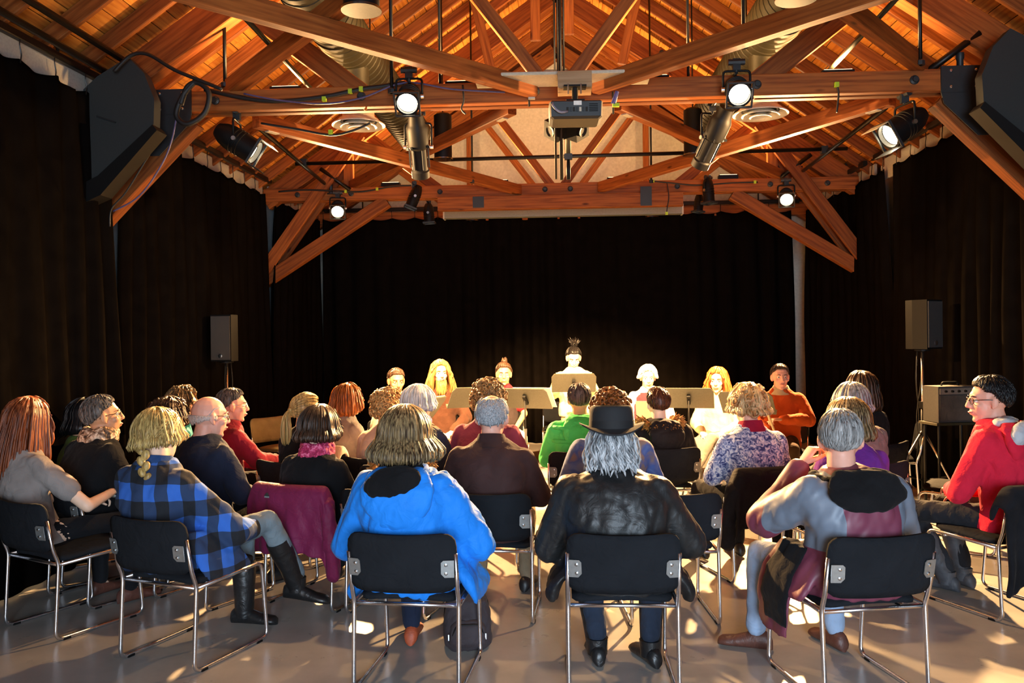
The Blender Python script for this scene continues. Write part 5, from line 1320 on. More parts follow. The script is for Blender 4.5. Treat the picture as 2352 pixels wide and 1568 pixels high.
# materials for clothes -------------------------------------------------
def plaid_mat():
    m, nt, b = base_mat('blue_black_plaid'); v = coords(nt); sx = nt.nodes.new('ShaderNodeSeparateXYZ')
    nz = N(nt, 'ShaderNodeTexNoise'); nz.inputs['Scale'].default_value = 4; nt.links.new(v, nz.inputs['Vector'])
    add = N(nt, 'ShaderNodeMix', data_type='VECTOR'); add.inputs['Factor'].default_value = 0.06; nt.links.new(v, add.inputs['A']); nt.links.new(nz.outputs['Color'], add.inputs['B'])
    nt.links.new(add.outputs['Result'], sx.inputs[0])
    def stripe(sock, off, k=6.2):
        a = N(nt, 'ShaderNodeMath', operation='MULTIPLY_ADD'); a.inputs[1].default_value = k; a.inputs[2].default_value = off; nt.links.new(sock, a.inputs[0])
        f = N(nt, 'ShaderNodeMath', operation='FRACT'); nt.links.new(a.outputs[0], f.inputs[0])
        g = N(nt, 'ShaderNodeMath', operation='GREATER_THAN'); g.inputs[1].default_value = 0.5; nt.links.new(f.outputs[0], g.inputs[0]); return g.outputs[0]
    s = N(nt, 'ShaderNodeMath', operation='ADD'); nt.links.new(sx.outputs['X'], s.inputs[0]); nt.links.new(sx.outputs['Y'], s.inputs[1])
    p, q = stripe(s.outputs[0], 0.2), stripe(sx.outputs['Z'], 0.1)
    t = N(nt, 'ShaderNodeMath', operation='ADD'); nt.links.new(p, t.inputs[0]); nt.links.new(q, t.inputs[1])
    h = N(nt, 'ShaderNodeMath', operation='MULTIPLY'); h.inputs[1].default_value = 0.5; nt.links.new(t.outputs[0], h.inputs[0])
    r = nt.nodes.new('ShaderNodeValToRGB'); r.color_ramp.interpolation = 'CONSTANT'
    e = r.color_ramp.elements; e[0].position = 0; e[0].color = lin('#2b60b8'); e[1].position = 0.4; e[1].color = lin('#1f3456'); x = e.new(0.8); x.color = lin('#10131a')
    nt.links.new(h.outputs[0], r.inputs['Fac']); nt.links.new(r.outputs['Color'], b.inputs['Base Color'])
    n2 = N(nt, 'ShaderNodeTexNoise'); n2.inputs['Scale'].default_value = 300; nt.links.new(v, n2.inputs['Vector']); bump(nt, b, n2.outputs['Fac'], 0.3, 0.003)
    b.inputs['Roughness'].default_value = 0.9; return m
def panel_mat():
    m, nt, b = base_mat('maroon_grey_panels'); v = coords(nt); sx = nt.nodes.new('ShaderNodeSeparateXYZ'); nt.links.new(v, sx.inputs[0])
    ab = N(nt, 'ShaderNodeMath', operation='ABSOLUTE'); nt.links.new(sx.outputs['X'], ab.inputs[0])
    g = N(nt, 'ShaderNodeMath', operation='GREATER_THAN'); g.inputs[1].default_value = 0.135; nt.links.new(ab.outputs[0], g.inputs[0])
    l = N(nt, 'ShaderNodeMath', operation='LESS_THAN'); l.inputs[1].default_value = 0.10; nt.links.new(sx.outputs['Y'], l.inputs[0])
    z = N(nt, 'ShaderNodeMath', operation='GREATER_THAN'); z.inputs[1].default_value = 0.66; nt.links.new(sx.outputs['Z'], z.inputs[0])
    k = N(nt, 'ShaderNodeMath', operation='MULTIPLY'); nt.links.new(g.outputs[0], k.inputs[0]); nt.links.new(l.outputs[0], k.inputs[1])
    k2 = N(nt, 'ShaderNodeMath', operation='MULTIPLY'); nt.links.new(k.outputs[0], k2.inputs[0]); nt.links.new(z.outputs[0], k2.inputs[1])
    mx = N(nt, 'ShaderNodeMix', data_type='RGBA'); mx.inputs['A'].default_value = lin('#6d3346'); mx.inputs['B'].default_value = lin('#66707f'); nt.links.new(k2.outputs[0], mx.inputs['Factor'])
    nt.links.new(mx.outputs['Result'], b.inputs['Base Color']); b.inputs['Roughness'].default_value = 0.5; return m
def print_mat(name, c1, c2, c3, scale):
    m, nt, b = base_mat(name); v = coords(nt)
    vo = N(nt, 'ShaderNodeTexNoise'); vo.inputs['Scale'].default_value = scale; vo.inputs['Detail'].default_value = 3; vo.inputs['Distortion'].default_value = 1.5; nt.links.new(v, vo.inputs['Vector'])
    nt.links.new(ramp(nt, vo.outputs['Fac'], [(0.38, lin(c1)), (0.5, lin(c2)), (0.62, lin(c3))]), b.inputs['Base Color']); b.inputs['Roughness'].default_value = 0.8; return m
def leather(name, col, rough=0.38):
    m, nt, b = base_mat(name); v = coords(nt); b.inputs['Base Color'].default_value = lin(col); b.inputs['Roughness'].default_value = rough
    n = N(nt, 'ShaderNodeTexNoise'); n.inputs['Scale'].default_value = 14; n.inputs['Detail'].default_value = 6; n.inputs['Distortion'].default_value = 0.8; nt.links.new(v, n.inputs['Vector'])
    nt.links.new(ramp(nt, n.outputs['Fac'], [(0.3, lin(col)), (0.75, mul(lin(col), 1.9))]), b.inputs['Base Color']); bump(nt, b, n.outputs['Fac'], 0.4, 0.02); return m
JEANS = cloth('blue_jeans', '#4a5d74', 0.9, 300, 0.3); LJEANS = cloth('pale_jeans', '#93a7c2', 0.9, 300, 0.2); GJEANS = cloth('grey_jeans', '#67737a', 0.9, 300, 0.3)
BLACKT = cloth('black_trousers', '#18181b', 0.9); BLACKJ = cloth('black_knit', '#141416', 0.95); NAVY = cloth('navy_knit', '#1c2233', 0.9)
BOOT = leather('boot_leather', '#131314', 0.4); BROWNSHOE = leather('brown_shoe', '#4a2b22', 0.5); DARKSHOE = plain('shoe_black', '#17171a', 0.45)
H_RED = hair_mat('red', '#8d4a28', '#4f2414'); H_BLOND = hair_mat('blond', '#c2a566', '#7c6136'); H_BROWNHL = hair_mat('brown_highlights', '#8f7752', '#2f2117', 0.42, (110, 110, 6))
H_DBROWN = hair_mat('dark_brown', '#4a3426', '#1f150f'); H_BLACK = hair_mat('black', '#1c1b1d', '#0c0b0c', 0.35); H_GREY = hair_mat('grey', '#9d9c9b', '#5e5c5a', 0.5)
H_WHITE = hair_mat('white', '#dedcd8', '#a9a7a4', 0.5); H_SALT = hair_mat('salt_pepper', '#6e6660', '#2e2824', 0.5); H_AUB = hair_mat('auburn', '#a8622c', '#5f3216'); H_CURLB = hair_mat('curly_blond', '#cda46a', '#8a6234', 0.5, (40, 40, 40))
H_STRAW = hair_mat('strawberry', '#d8743a', '#96421c'); H_CHEST = hair_mat('chestnut', '#5e3320', '#2c160d'); H_SILVER = hair_mat('silver_curl', '#b4b7ba', '#4d5054', 0.42, (40, 40, 14)); H_STUB = hair_mat('stubble_grey', '#a5a6a8', '#77777a', 0.7, (160, 160, 160)); H_GINGER = hair_mat('ginger_curl', '#8f5526', '#4b2710', 0.45, (30, 30, 30))
H_MIXB = hair_mat('white_blond', '#d3b483', '#93683a', 0.45, (26, 26, 16))

# ------------------------------------------------------------------ the audience
def fr(a): return ('fair', '#d8a78a')
ROSY = ('rosy', '#dba08a'); OLIVE = ('olive', '#c08d68'); PALE = ('pale', '#e6bfa4')
# --- nearest row
person('woman with long red hair in grey T-shirt at far left', -3.0, 4.71, 1.285, R(-26), 0.86, (-0.16, 0.0), (-2, 6, 4), PALE, ('long', H_RED, dict(seed=11, vol=0.016, lk=1.15, n=240, flare=0.03)),
       cloth('grey_tee', '#857d79', 0.9), 0.012, 'short', arms=(((-0.27, 0.02, 0.68), (-0.04, 0.28, 0.66)), ((0.25, 0.06, 0.67), (0.12, 0.31, 0.70))), trousers=BLACKT, shoe=BROWNSHOE, coat_name='t_shirt', bvox=0.012, hands=('grip', 'grip'), fine=True, wr=(0.015, 0.075),
       chair_label='black chair under red-haired woman at far left', chair_at=(-2.84, 4.66, R(-27)))
person('woman with blond braid in blue and black plaid shirt', -1.99, 4.26, 1.245, R(-20), 0.98, (-0.13, 0.0), (10, 4, -6), PALE, ('braid', H_BLOND, dict(seed=12, n=170)), plaid_mat(), 0.038, 'long',
       arms=(((-0.3, 0.0, 0.66), (-0.06, 0.26, 0.62)), ((0.27, 0.08, 0.62), (0.2, 0.34, 0.58))), trousers=GJEANS, shoe=BOOT, boot=0.2, wr=(0.020, 0.100), coat_name='plaid_shirt', skirt=(0.285, 0.40), hem=0.42,
       legs=(((-0.09, -0.03, 0.525), (0.06, 0.38, 0.50), (0.06, 0.38, 0.11)), ((0.1, -0.03, 0.54), (0.23, 0.38, 0.61), (0.27, 0.58, 0.22))), toes=((0.95, 0.25), (0.95, 0.3, -0.12)), extras=(x_collar(MATS.get('x') or cloth('plaid_collar', '#25406e', 0.9)),),
       hscale=1.12, chair_label='black chair under woman in blue plaid', chair_at=(-1.93, 4.24, R(-20)))
BLUEJ = cloth('bright_blue_shell', '#1f7ad8', 0.62, 400, 0.06, 0.05, 0.1)
person('woman with brown bob in bright blue hooded jacket', -0.69, 3.96, 1.285, R(-5), 1.0, (-0.05, 0.0), (0, 4, 0), ROSY, ('bob', H_BROWNHL, dict(seed=13, vol=0.028, lk=1.05, n=620, flare=0.045, wid=0.0055)), BLUEJ, 0.046, 'long',
       arms=(((-0.345, -0.03, 0.62), (-0.14, 0.24, 0.60)), ((0.30, -0.03, 0.64), (0.14, 0.24, 0.60))), trousers=NAVY, shoe=leather('rust_shoe', '#8a3d22', 0.6), wr=(0.036, 0.11), skirt=(0.30, 0.385), hem=0.425,
       extras=(x_hood(BLUEJ, BLACKJ, 1.12),), chair_label='black chair under woman in bright blue jacket')
person('man in black felt hat and black leather jacket', 0.27, 3.96, 1.235, R(0), 1.16, (-0.03, 0.0), (2, 3, 0), fr(0), ('fringecurl', H_SILVER, dict(seed=14)), leather('black_leather', '#151617', 0.5), 0.042, 'long',
       arms=(((-0.325, -0.02, 0.62), (-0.16, 0.25, 0.58)), ((0.335, -0.02, 0.64), (0.2, 0.26, 0.58))), trousers=cloth('dark_denim', '#28303f', 0.9), shoe=BOOT, boot=0.2, wr=(0.025, 0.100), skirt=(0.315, 0.39), hem=0.45,
       legs=(((-0.095, -0.03, 0.525), (-0.16, 0.38, 0.51), (-0.10, 0.16, 0.10)), ((0.095, -0.03, 0.525), (0.2, 0.38, 0.51), (0.16, 0.14, 0.10))), toes=((-0.1, 1.0), (-0.35, 1.0)),
       extras=(x_hat(plain('black_felt', '#17181b', 0.85, bumps=0.2, bscale=200)), x_collar(leather('black_leather_collar', '#18191a', 0.4))), chair_label='black chair under man in leather jacket and hat')
def e_extra(c):
    for nm, mt, rg in (('jacket_flap', c['coat'], ((-0.2, 0.08, 0.64, 0.035, 0.12), (-0.262, 0.12, 0.5, 0.03, 0.15), (-0.285, 0.14, 0.36, 0.026, 0.16), (-0.285, 0.14, 0.21, 0.02, 0.14))),
                       ('jacket_lining', BLACKJ, ((-0.235, 0.0, 0.66, 0.03, 0.11), (-0.295, 0.05, 0.52, 0.026, 0.13), (-0.315, 0.07, 0.40, 0.022, 0.13), (-0.31, 0.07, 0.28, 0.016, 0.11)))):
        mb = MB(); mb.loft([ell((x, y, z), a, b) for x, y, z, a, b in rg])
        remesh(mb, 0.010, 2, (0.018, 0.08)); m = run_jobs()[0]; m.name = nm; m.materials.clear(); put(nm, m, mt, c['t'])
person('grey-haired man in maroon and grey jacket with black hood', 1.31, 3.93, 1.25, R(12), 1.1, (-0.02, 0.02), (-26, 4, 0), ROSY, ('crop', H_GREY, dict(seed=15, vol=0.006, n=320)), panel_mat(), 0.042, 'long',
       arms=(((-0.30, 0.18, 0.72), (-0.10, 0.19, 0.99)), ((0.30, 0.0, 0.66), (0.14, 0.27, 0.60))), hands=('grip', 'relax'), trousers=LJEANS, shoe=BROWNSHOE, wr=(0.025, 0.112), skirt=(0.285, 0.42), hem=0.44,
       legs=(((-0.095, -0.03, 0.525), (-0.21, 0.43, 0.50), (-0.23, 0.44, 0.10)), ((0.095, -0.03, 0.525), (0.16, 0.42, 0.5), (0.17, 0.38, 0.10))), toes=((-0.9, 0.55), (-0.1, 1.0)),
       extras=(x_hood(BLACKJ, None, 1.22, 0.45), e_extra), hscale=1.16, chair_label='black chair under man in maroon and grey jacket')
RED = cloth('red_fleece', '#c4213a', 0.85, 300, 0.12)
person('person with short black hair in red hoodie looking left', 2.58, 5.08, 1.345, R(32), 0.98, (-0.02, 0.06), (50, 2, 0), ROSY, ('short', H_BLACK, dict(seed=16, vol=0.02, n=300)), RED, 0.03, 'long',
       arms=(((-0.27, 0.05, 0.68), (-0.02, 0.27, 0.64)), ((0.29, -0.02, 0.68), (0.14, 0.27, 0.60))), trousers=cloth('charcoal_jeans', '#26272b', 0.9), shoe=leather('grey_boot', '#35363a', 0.6), boot=0.2, fine=True, wr=(0.022, 0.100), hem=0.46,
       legs=(((-0.095, -0.03, 0.525), (-0.2, 0.42, 0.51), (-0.02, 0.30, 0.10)), ((0.095, -0.03, 0.525), (0.14, 0.42, 0.51), (0.15, 0.30, 0.10))),
       extras=(x_hood(RED, cloth('grey_lining', '#aab0b8', 0.9), 1.0), x_glasses()), hscale=1.10, chair_label='black chair under person in red hoodie', chair_at=(2.55, 5.06, R(24)))
# --- second row
person('person in green top half hidden at far left', -3.27, 5.60, 1.22, R(-45), 0.82, (0.03, 0), (-10, 0, 0), fr(0), ('bob', H_BLACK, dict(seed=17, n=120)), cloth('moss_green', '#5d7a3a', 0.9), 0.025, trousers=BLACKT, voxel=0.014, chair_label='black chair under person in green top')
person('person with short dark hair and brown patterned scarf', -2.93, 5.18, 1.275, R(-32), 1.08, (0.0, 0.02), (-22, -6, 0), OLIVE, ('short', H_SALT, dict(seed=18, vol=0.014, n=220)), BLACKJ, 0.035, trousers=BLACKT, fine=True,
       extras=(x_scarf(print_mat('brown_print', '#2a1c14', '#8a6a50', '#c9b49c', 26), 0.035), x_glasses()), chair_label='black chair under person with brown patterned scarf')
person('dark-haired woman in dark red half hidden behind plaid shirt', -2.70, 5.66, 1.215, None, 0.95, (0, 0), (0, 0, 0), fr(0), ('curlylong', H_DBROWN, dict(seed=19, vol=0.03, lk=0.7)), cloth('dark_red', '#6a1620', 0.9), 0.02, trousers=BLACKT, voxel=0.014, chair_label='black chair under woman in dark red')
person('bald man with glasses in dark navy pullover', -2.22, 5.16, 1.25, None, 1.14, (0.0, 0.02), (-22, 4, 0), ROSY, ('bald', hair_mat('white_stubble', '#cdbab0', '#b39c92', 0.8, (160, 160, 160)), dict(seed=20, a0=96, bv=0.0015)), NAVY, 0.03, trousers=BLACKT, fine=True, extras=(x_glasses(),), hscale=1.13, chair_label='black chair under bald man in navy')
MAROON = cloth('maroon_fleece', '#7d1a2c', 0.85)
person('woman with wavy brown hair in teal top', -3.06, 6.66, 1.235, None, 0.92, (0, 0), (-30, 0, 0), PALE, ('curlylong', H_BROWNHL, dict(seed=21, vol=0.02, lk=1.2, n=160)), cloth('teal', '#1d7280', 0.85), 0.02, trousers=BLACKT, fine=True, voxel=0.014, extras=(x_glasses(M_SCREW),), chair_label='black chair under woman in teal top')
person('grey-haired person in maroon fleece holding papers', -2.56, 6.36, 1.24, None, 0.98, (0.0, 0.03), (-28, 2, 0), ROSY, ('short', H_SALT, dict(seed=22, vol=0.014, n=220)), MAROON, 0.028, arms=(None, ((0.26, 0.05, 0.70), (0.2, 0.33, 0.66))), trousers=BLACKT, fine=True, voxel=0.013, hands=('relax', 'grip'), extras=(x_hood(MAROON, None, 0.85), x_glasses(M_SCREW)), chair_label='black chair under person in maroon fleece')
person('woman with long blond ponytail in black', -1.86, 6.08, 1.22, None, 0.9, (0, 0), (-14, 0, 0), PALE, ('pony', H_BLOND, dict(seed=23, length=0.24)), BLACKJ, 0.018, trousers=BLACKT, voxel=0.014, chair_label='black chair under woman with blond ponytail')
person('woman with dark brown bob and magenta scarf', -1.50, 5.12, 1.195, None, 0.98, (0.0, 0.02), (-8, 4, 0), PALE, ('shortbob', H_DBROWN, dict(seed=24, vol=0.02, lk=1.3, n=300)), BLACKJ, 0.026, trousers=BLACKT, extras=(x_scarf(print_mat('magenta_scarf', '#8a1740', '#b02455', '#d86a8c', 40), 0.03),), chair_label='black chair under woman with magenta scarf')
person('woman with reddish bob in grey and cream top', -1.76, 6.92, 1.235, None, 0.9, (0, 0), (-12, 0, 0), PALE, ('mid', H_AUB, dict(seed=25, vol=0.016, lk=0.75, n=200)), cloth('grey_cream', '#8b8684', 0.85), 0.02, trousers=BLACKT, voxel=0.014, chair_label='black chair under woman with reddish bob')
person('person with blond curly hair in peach top', -1.29, 6.24, 1.235, None, 0.95, (0, 0), (0, 0, 0), PALE, ('curly', H_CURLB, dict(seed=26, vol=0.024, n=330, size=0.014)), cloth('peach', '#dcbfa6', 0.85), 0.02, trousers=BLACKT, voxel=0.014, chair_label='black chair under person with blond curls in peach')
person('long-haired person with brown fur collar behind blue jacket', -0.97, 4.98, 1.12, None, 1.0, (0.03, 0.05), (0, 10, 0), PALE, ('long', hair_mat('brown', '#7a5a38', '#3e2a18'), dict(seed=27, vol=0.014, lk=0.8, n=140)), cloth('brown_coat', '#4a3524', 0.9), 0.03, trousers=BLACKT, voxel=0.014, extras=(x_fur(hair_mat('tan_fur', '#b98a4c', '#6e4a22', 0.8, (30, 30, 30)), 0.17, 420),), chair_label='black chair hidden behind woman in blue jacket')
person('white-haired listener in navy jacket with violet scarf', -1.06, 5.86, 1.275, None, 1.02, (0.05, 0.05), (-10, 4, 0), ROSY, ('shortbob', H_WHITE, dict(seed=28, vol=0.014, lk=0.8, n=220)), cloth('navy_coat', '#2b3650', 0.75), 0.035, arms=(None, ((0.27, 0.04, 0.68), (0.16, 0.33, 0.66))), trousers=BLACKT, extras=(x_scarf(print_mat('violet_scarf', '#3a3470', '#6660a8', '#9a94cc', 30), 0.03),), chair_label='black chair under white-haired listener in navy')
person('balding man in dark brown shirt', -0.40, 4.90, 1.26, R(-3), 1.12, (0.0, 0.0), (0, 2, 0), ROSY, ('bald', H_STUB, dict(seed=29, a0=36, bv=0.006)), cloth('brown_shirt', '#3d2826', 0.8), 0.024, trousers=cloth('khaki_shorts', '#8a7860', 0.9), shoe=DARKSHOE, wr=(0.020, 0.100), extras=(x_collar(cloth('brown_shirt_collar', '#3b2725', 0.8)),), hscale=1.16, chair_label='black chair under balding man in brown shirt')
person('person with curly dark blond hair in dusty pink', -0.51, 6.02, 1.31, None, 1.05, (0, 0), (0, 0, 0), ROSY, ('curly', hair_mat('curly_dark_blond', '#b08a58', '#6d4c28', 0.5, (40, 40, 40)), dict(seed=30, vol=0.03, n=360, size=0.014)), cloth('dusty_pink', '#8a3f54', 0.85), 0.026, trousers=BLACKT, chair_label='black chair under person in dusty pink')
GREEN = cloth('green_puffer', '#46d46c', 0.6, 300, 0.08)
def puffs(c):
    mb = MB(); sp, shz = c['sp'], c['shz']
    for j in range(5):
        z = 0.52 + 0.1 * j
        if z < shz: k = sp(z); mb.tube([(k.x + (0.178 + c['thick']) * math.cos(a), k.y + (0.128 + c['thick']) * math.sin(a), z) for a in (2 * PI * q / 24 for q in range(25))], 0.022, 8)
    remesh(mb, 0.013, 2, (0.01, 0.05)); m = run_jobs()[0]; m.name = 'quilting'; m.materials.clear(); put('quilting', m, GREEN, c['t'])
person('person with short grey hair in bright green puffer', 0.15, 6.55, 1.25, None, 1.0, (0, 0), (0, 0, 0), ROSY, ('short', H_SALT, dict(seed=31, vol=0.01, n=200)), GREEN, 0.034, trousers=BLACKT, extras=(x_hood(GREEN, None, 0.9), puffs), chair_label='black chair under person in green puffer')
person('person with ginger curls in blue jacket behind the hat', 0.33, 5.52, 1.265, None, 1.12, (0, 0), (0, 0, 0), PALE, ('curly', H_GINGER, dict(seed=32, vol=0.034, n=360, size=0.016)), print_mat('blue_grey_jacket', '#7a6a68', '#3d5796', '#5a6ea0', 5), 0.034, trousers=BLACKT, extras=(x_collar(cloth('red_collar', '#a8202c', 0.8)),), chair_label='black chair under person with ginger curls')
PARKA = cloth('black_parka', '#1b1819', 0.7)
person('person with chestnut hair in black parka with fur hood', 0.77, 6.72, 1.20, None, 1.08, (0, 0), (0, 0, 0), PALE, ('short', H_CHEST, dict(seed=33, vol=0.014, n=220)), PARKA, 0.04, trousers=BLACKT, extras=(x_hood(PARKA, None, 0.95), x_fur(hair_mat('ginger_fur', '#b27a38', '#5a3a18', 0.8, (30, 30, 30)), 0.16, 520, 8, 0.0)), chair_label='black chair under person in fur-hooded parka')
person('woman with blond curls in blue and white print', 1.27, 5.74, 1.27, None, 1.04, (0, 0.02), (-4, 0, 0), PALE, ('curlylong', H_MIXB, dict(seed=34, vol=0.026, lk=0.75, n=170, size=0.02)), print_mat('blue_white_print', '#2c3a78', '#8fa0cc', '#e8ecf4', 34), 0.024, trousers=BLACKT, coat_name='blouse', extras=(x_collar(cloth('crimson_collar', '#a0203c', 0.8)),), chair_label='black chair under woman in blue print')
person('woman with blond-brown hair in violet scarf and top', 1.70, 5.14, 1.215, None, 0.98, (0.02, 0), (6, 0, 0), PALE, ('mid', H_BROWNHL, dict(seed=35, vol=0.016, lk=0.6, n=260)), cloth('violet_top', '#6a2e8a', 0.85), 0.024, trousers=BLACKT, chair_label='black chair under woman in violet')
person('grey-haired person in grey ribbed cardigan', 2.0, 5.92, 1.26, None, 1.02, (0, 0), (6, 0, 0), PALE, ('bob', H_GREY, dict(seed=36, vol=0.014, lk=0.5, n=200)), cloth('grey_cardigan', '#6a625e', 0.95, 120, 0.3), 0.03, trousers=BLACKT, chair_label='black chair under person in grey cardigan')
person('dark-haired person in black at right rear', 2.41, 6.90, 1.295, None, 0.95, (0, 0), (0, 0, 0), OLIVE, ('mid', H_DBROWN, dict(seed=37, vol=0.016, lk=1.0, n=180)), BLACKJ, 0.02, trousers=BLACKT, voxel=0.014, chair_label='black chair under dark-haired person at right rear')

# ------------------------------------------------------------------ the performers, facing the audience
person('boy with short dark hair seated at left of performers', -1.69, 8.52, 1.305, None, 0.88, (0, 0), (0, 12, 0), OLIVE, ('short', H_DBROWN, dict(seed=41, vol=0.008)), cloth('pale_shirt', '#b8b0a4', 0.85), 0.018, trousers=BLACKT, fine=True, focus=FOCUS_P, chair_label='black chair under the seated boy')
H_LB = hair_mat('light_brown', '#a8834e', '#6d4e2a')
person('bearded man with very long fair hair and brown sweater', -1.30, 9.0, 1.37, None, 1.02, (0, 0), (0, 2, 0), PALE, ('long', H_LB, dict(seed=42, vol=0.016, lk=1.0, n=240, flare=0.05)), cloth('brown_sweater', '#4a3026', 0.9), 0.024, trousers=BLACKT, fine=True, focus=FOCUS_P, extras=(x_beard(H_LB),), chair_label='black chair under long-haired bearded man',
       arms=(((-0.28, 0.0, 0.74), (-0.05, 0.30, 0.62)), ((0.28, 0.0, 0.74), (0.08, 0.30, 0.62))))
person('performer with pinned-up dark hair in dark vest', -0.64, 9.5, 1.325, None, 0.92, (0, 0), (-4, 4, 0), OLIVE, ('updo', H_DBROWN, dict(seed=43, spike=0.45)), cloth('crimson_shirt', '#8c1c28', 0.85), 0.016, 'short', bvox=0.014, trousers=cloth('cream_trousers', '#c4b8a0', 0.9), fine=True, focus=FOCUS_P, extras=(x_vest(cloth('dark_vest', '#2a2426', 0.9)),), chair_label='black chair under performer with pinned-up hair')
person('woman standing and reading in cream sweater', 0.17, 10.05, 1.49, None, 0.94, (0, 0.02), (6, 26, 0), PALE, ('updo', H_BLACK, dict(seed=44)), cloth('cream_sweater', '#eadfb0', 0.9), 0.03, legs='stand', trousers=cloth('khaki', '#a89a7c', 0.9), fine=True, focus=FOCUS_P, coat_name='sweater', arms=(((-0.25, 0.04, 0.93), (-0.2, 0.27, 1.0)), ((0.25, 0.04, 0.93), (0.2, 0.27, 1.0))), hands=('grip', 'grip'))
person('white-haired man in white shirt and plum vest', 1.0, 9.5, 1.275, None, 0.98, (0, 0.02), (10, 10, 0), PALE, ('shortbob', H_WHITE, dict(seed=45, vol=0.012, lk=0.5)), cloth('white_shirt', '#e9e5de', 0.85), 0.022, trousers=BLACKT, fine=True, focus=FOCUS_P, coat_name='shirt', extras=(x_vest(cloth('plum_vest', '#4a2c38', 0.9)),), chair_label='black chair under white-haired man in vest')
person('woman with long orange-red hair in cream top', 1.67, 8.95, 1.26, None, 0.92, (0, -0.02), (0, 4, 0), PALE, ('long', H_STRAW, dict(seed=46, vol=0.016, lk=0.75, n=220, flare=0.045)), cloth('cream_top', '#d9c8a2', 0.85), 0.02, trousers=cloth('grey_slacks', '#77736c', 0.9), fine=True, focus=FOCUS_P, coat_name='blouse',
       legs=(((-0.09, -0.03, 0.525), (-0.02, 0.42, 0.56), (0.12, 0.56, 0.24)), ((0.09, -0.03, 0.525), (0.13, 0.40, 0.50), (0.13, 0.40, 0.10))), chair_label='black chair under woman with orange-red hair')
person('performer in rust orange sweater holding a recorder', 2.22, 8.5, 1.31, R(160), 0.98, (0, 0), (18, 2, 0), ROSY, ('short', H_DBROWN, dict(seed=47, vol=0.01)), cloth('rust_sweater', '#b0491c', 0.9), 0.03, trousers=cloth('brown_slacks', '#3d2c22', 0.9), fine=True, focus=FOCUS_P, coat_name='sweater', hands=('grip', 'grip'),
       arms=(((-0.27, 0.02, 0.76), (-0.02, 0.24, 0.78)), ((0.27, 0.02, 0.74), (0.06, 0.26, 0.66))), extras=(x_collar(cloth('beige_collar', '#b8a684', 0.9)),), chair_label='black chair under performer in rust orange sweater')

# ------------------------------------------------------------------ free chairs, draped clothes, bags and hand-held things
chair(0.61, 4.88, R(4), 'empty black chair partly hidden by man in leather jacket')
chair(-3.02, 8.95, R(-125), 'empty tan chair turned sideways by the left curtain', cloth('tan_upholstery', '#94805a', 0.9))
chair(0.02, 10.75, R(180), 'empty chair behind the standing woman')
chair(3.02, 6.45, R(55), 'empty chair in the dark left of red hoodie')
chair(3.1, 8.1, R(75), 'empty chair by the right loudspeaker stand')
MARCOAT = cloth('maroon_shell', '#6a1f40', 0.55, 400, 0.1)
def logo(t):
    g = MB().prism([(-0.019, 0.004), (0.019, 0.004), (0.004, 0.024), (-0.003, 0.02)], 0.003, Matrix.Translation((-0.1, -0.402, 0.70)) @ Matrix.Rotation(R(90), 4, 'X')).build('logo_peak', plain('logo_dark', '#20282a', 0.6), t)
    for k in range(4): MB().box((-0.113 + 0.0088 * k, -0.402, 0.698), (0.006, 0.003, 0.009)).build('logo_letter', plain('logo_grey', '#6e7d7c', 0.6), t)
    sleeve_on(t, [(0.26, -0.32, 0.66), (0.3, -0.33, 0.45), (0.29, -0.3, 0.25)], 0.05, MARCOAT)
drape(-1.50, 5.12, face_to(-1.5, 5.12, FOCUS_A), 'maroon shell jacket hung over the chair of magenta-scarf woman', MARCOAT, 0.62, 0.40, 0.1, 3, 0.08, extra=logo)
def lsleeve(t): sleeve_on(t, [(-0.27, -0.32, 0.62), (-0.31, -0.3, 0.42), (-0.3, -0.27, 0.28)], 0.06, PARKA)
drape(1.27, 5.74, face_to(1.27, 5.74, FOCUS_A), 'black coat hung over the chair of woman in blue print', PARKA, 0.66, 0.36, 0.1, 4, 0.1, extra=lsleeve)
def gsleeve(t): sleeve_on(t, [(0.05, -0.37, 0.66), (0.07, -0.42, 0.45), (0.02, -0.4, 0.27)], 0.07, NAVY)
drape(2.55, 5.06, R(24), 'black fleece coat hung over the chair of red hoodie', cloth('black_fleece', '#1a1b1f', 0.95, 60, 0.4), 0.78, 0.5, 0.1, 5, 0.1, 0.03, extra=gsleeve)
drape(-1.76, 6.92, face_to(-1.76, 6.92, FOCUS_A), 'cream jacket hung over the chair of reddish-bob woman', cloth('cream_jacket', '#cfc6bb', 0.8), 0.56, 0.3, 0.1, 6, 0.06)
drape(3.02, 6.45, R(55), 'dark coat left on the empty chair beside red hoodie', BLACKJ, 0.5, 0.2, 0.3, 7, 0.05)
# backpack under the chair of the woman in blue
M_BAG = cloth('dark_brown_nylon', '#3b3437', 0.7, 300, 0.1)
bp_ = thing('backpack', 'dark brown backpack on the floor under blue jacket chair', 'backpack', (-0.50, 4.32, 0), R(8))
mb = MB(); mb.loft([ell((0, 0, 0.0), 0.10, 0.08, 20, 3.5), ell((0, 0, 0.03), 0.125, 0.095, 20, 3.5), ell((0, 0, 0.16), 0.125, 0.095, 20, 3.2), ell((0, 0.01, 0.25), 0.105, 0.075, 20, 3), ell((0, 0.015, 0.29), 0.06, 0.04, 20, 2.5)])
remesh(mb, 0.008, 2, (0.012, 0.05)); m = run_jobs()[0]; m.name = 'bag_body'; m.materials.clear(); put('bag_body', m, M_BAG, bp_)
mb = MB(); mb.loft([ell((0, -0.085, 0.03), 0.085, 0.035, 18, 3), ell((0, -0.1, 0.06), 0.095, 0.04, 18, 3), ell((0, -0.095, 0.14), 0.09, 0.036, 18, 3), ell((0, -0.085, 0.17), 0.06, 0.02, 18, 3)])
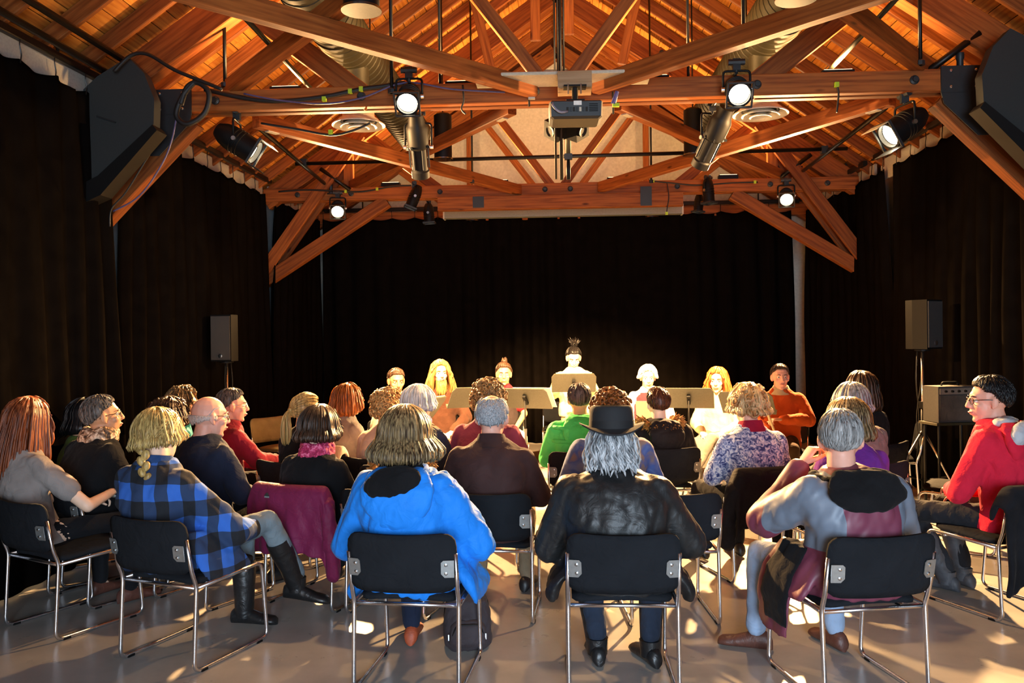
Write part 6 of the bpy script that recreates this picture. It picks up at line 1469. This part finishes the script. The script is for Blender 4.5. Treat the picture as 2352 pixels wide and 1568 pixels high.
remesh(mb, 0.008, 2, (0.008, 0.04)); m = run_jobs()[0]; m.name = 'front_pocket'; m.materials.clear(); put('front_pocket', m, M_BAG, bp_)
MB().tube(fillet([(-0.08, -0.118, 0.10), (-0.06, -0.128, 0.155), (0.06, -0.128, 0.155), (0.08, -0.118, 0.10)], 0.03), 0.004, 6).build('zip', M_BLACK, bp_)
for x_ in (-0.1, 0.09): MB().box((x_, -0.115, 0.09), (0.006, 0.006, 0.03)).build('zip_pull', M_SCREW, bp_)
for s in (-1, 1): MB().tube(fillet([(s * 0.06, 0.07, 0.27), (s * 0.11, 0.14, 0.2), (s * 0.12, 0.15, 0.08), (s * 0.08, 0.09, 0.03)], 0.05), 0.012, 8, 0.4).build('shoulder_strap', M_BLACK, bp_, True)
MB().tube(fillet([(-0.03, 0.02, 0.285), (-0.025, 0.02, 0.32), (0.025, 0.02, 0.32), (0.03, 0.02, 0.285)], 0.02), 0.006, 6).build('top_handle', M_BLACK, bp_, True)
# notebook, programme sheets, recorder
def world_of(x, y, rz, p): return Matrix.Translation((x, y, 0)) @ Matrix.Rotation(rz, 4, 'Z') @ Matrix.Translation(p)
nbk = thing('notebook', 'thin notebook held by red-haired woman at far left', 'notebook', (0, 0, 0))
nbk.matrix_world = world_of(-3.0, 4.71, R(-26), (0.06, 0.42, 0.715)) @ Matrix.Rotation(R(28), 4, 'X')
MB().box((0, 0, 0), (0.16, 0.22, 0.006)).build('cover', plain('notebook_cover', '#6d6660', 0.7), nbk); MB().box((0, 0, 0.006), (0.15, 0.21, 0.007)).build('pages', M_PAPER, nbk)
def sheet(label, x, y, rz, p, rot, sz=(0.15, 0.21), mat=None):
    o = MB().box((0, 0, 0), (sz[0], sz[1], 0.002)).build('programme_sheet', mat or M_PAPER)
    o.matrix_world = world_of(x, y, rz, p) @ Euler([R(a) for a in rot]).to_matrix().to_4x4(); tag(o, label, 'paper')
sheet('white sheet held up by white-haired listener in navy', -1.06, 5.86, face_to(-1.06, 5.86, FOCUS_A), (0.15, 0.44, 0.73), (50, 0, -10))
sheet('folded papers in the hands of person in maroon fleece', -2.56, 6.36, face_to(-2.56, 6.36, FOCUS_A), (0.19, 0.43, 0.68), (20, 0, 0))
sheet('grey booklet held by white-haired man in vest', 1.0, 9.5, face_to(1.0, 9.5, FOCUS_P), (0.0, 0.36, 0.80), (55, 0, 0), (0.2, 0.26), plain('booklet_grey', '#8d8878', 0.7))
rc = thing('recorder', 'pale wooden recorder held by performer in rust orange', 'recorder', (0, 0, 0))
rc.matrix_world = world_of(2.22, 8.5, R(160), (0.04, 0.35, 0.72)) @ Matrix.Rotation(R(-28), 4, 'X') @ Matrix.Rotation(R(14), 4, 'Y')
M_MAPLE = plain('pale_maple', '#d8c39a', 0.4)
MB().lathe([(0.008, 0.17), (0.012, 0.15), (0.014, 0.1), (0.016, 0.085), (0.013, 0.08)], None, 14).build('head_joint', M_MAPLE, rc, True, 40)
MB().lathe([(0.012, 0.08), (0.0125, -0.08), (0.015, -0.085), (0.016, -0.1), (0.013, -0.12), (0.019, -0.16), (0.012, -0.16)], None, 14).build('body_joint', M_MAPLE, rc, True, 40)
for k in range(6): MB().lathe([(0.004, 0), (0.004, 0.001)], Matrix.Translation((0, -0.0122, 0.05 - 0.024 * k)) @ Matrix.Rotation(R(90), 4, 'X'), 8).build('tone_hole', M_BLACK, rc)

bpy.data.objects.remove(FOLD)
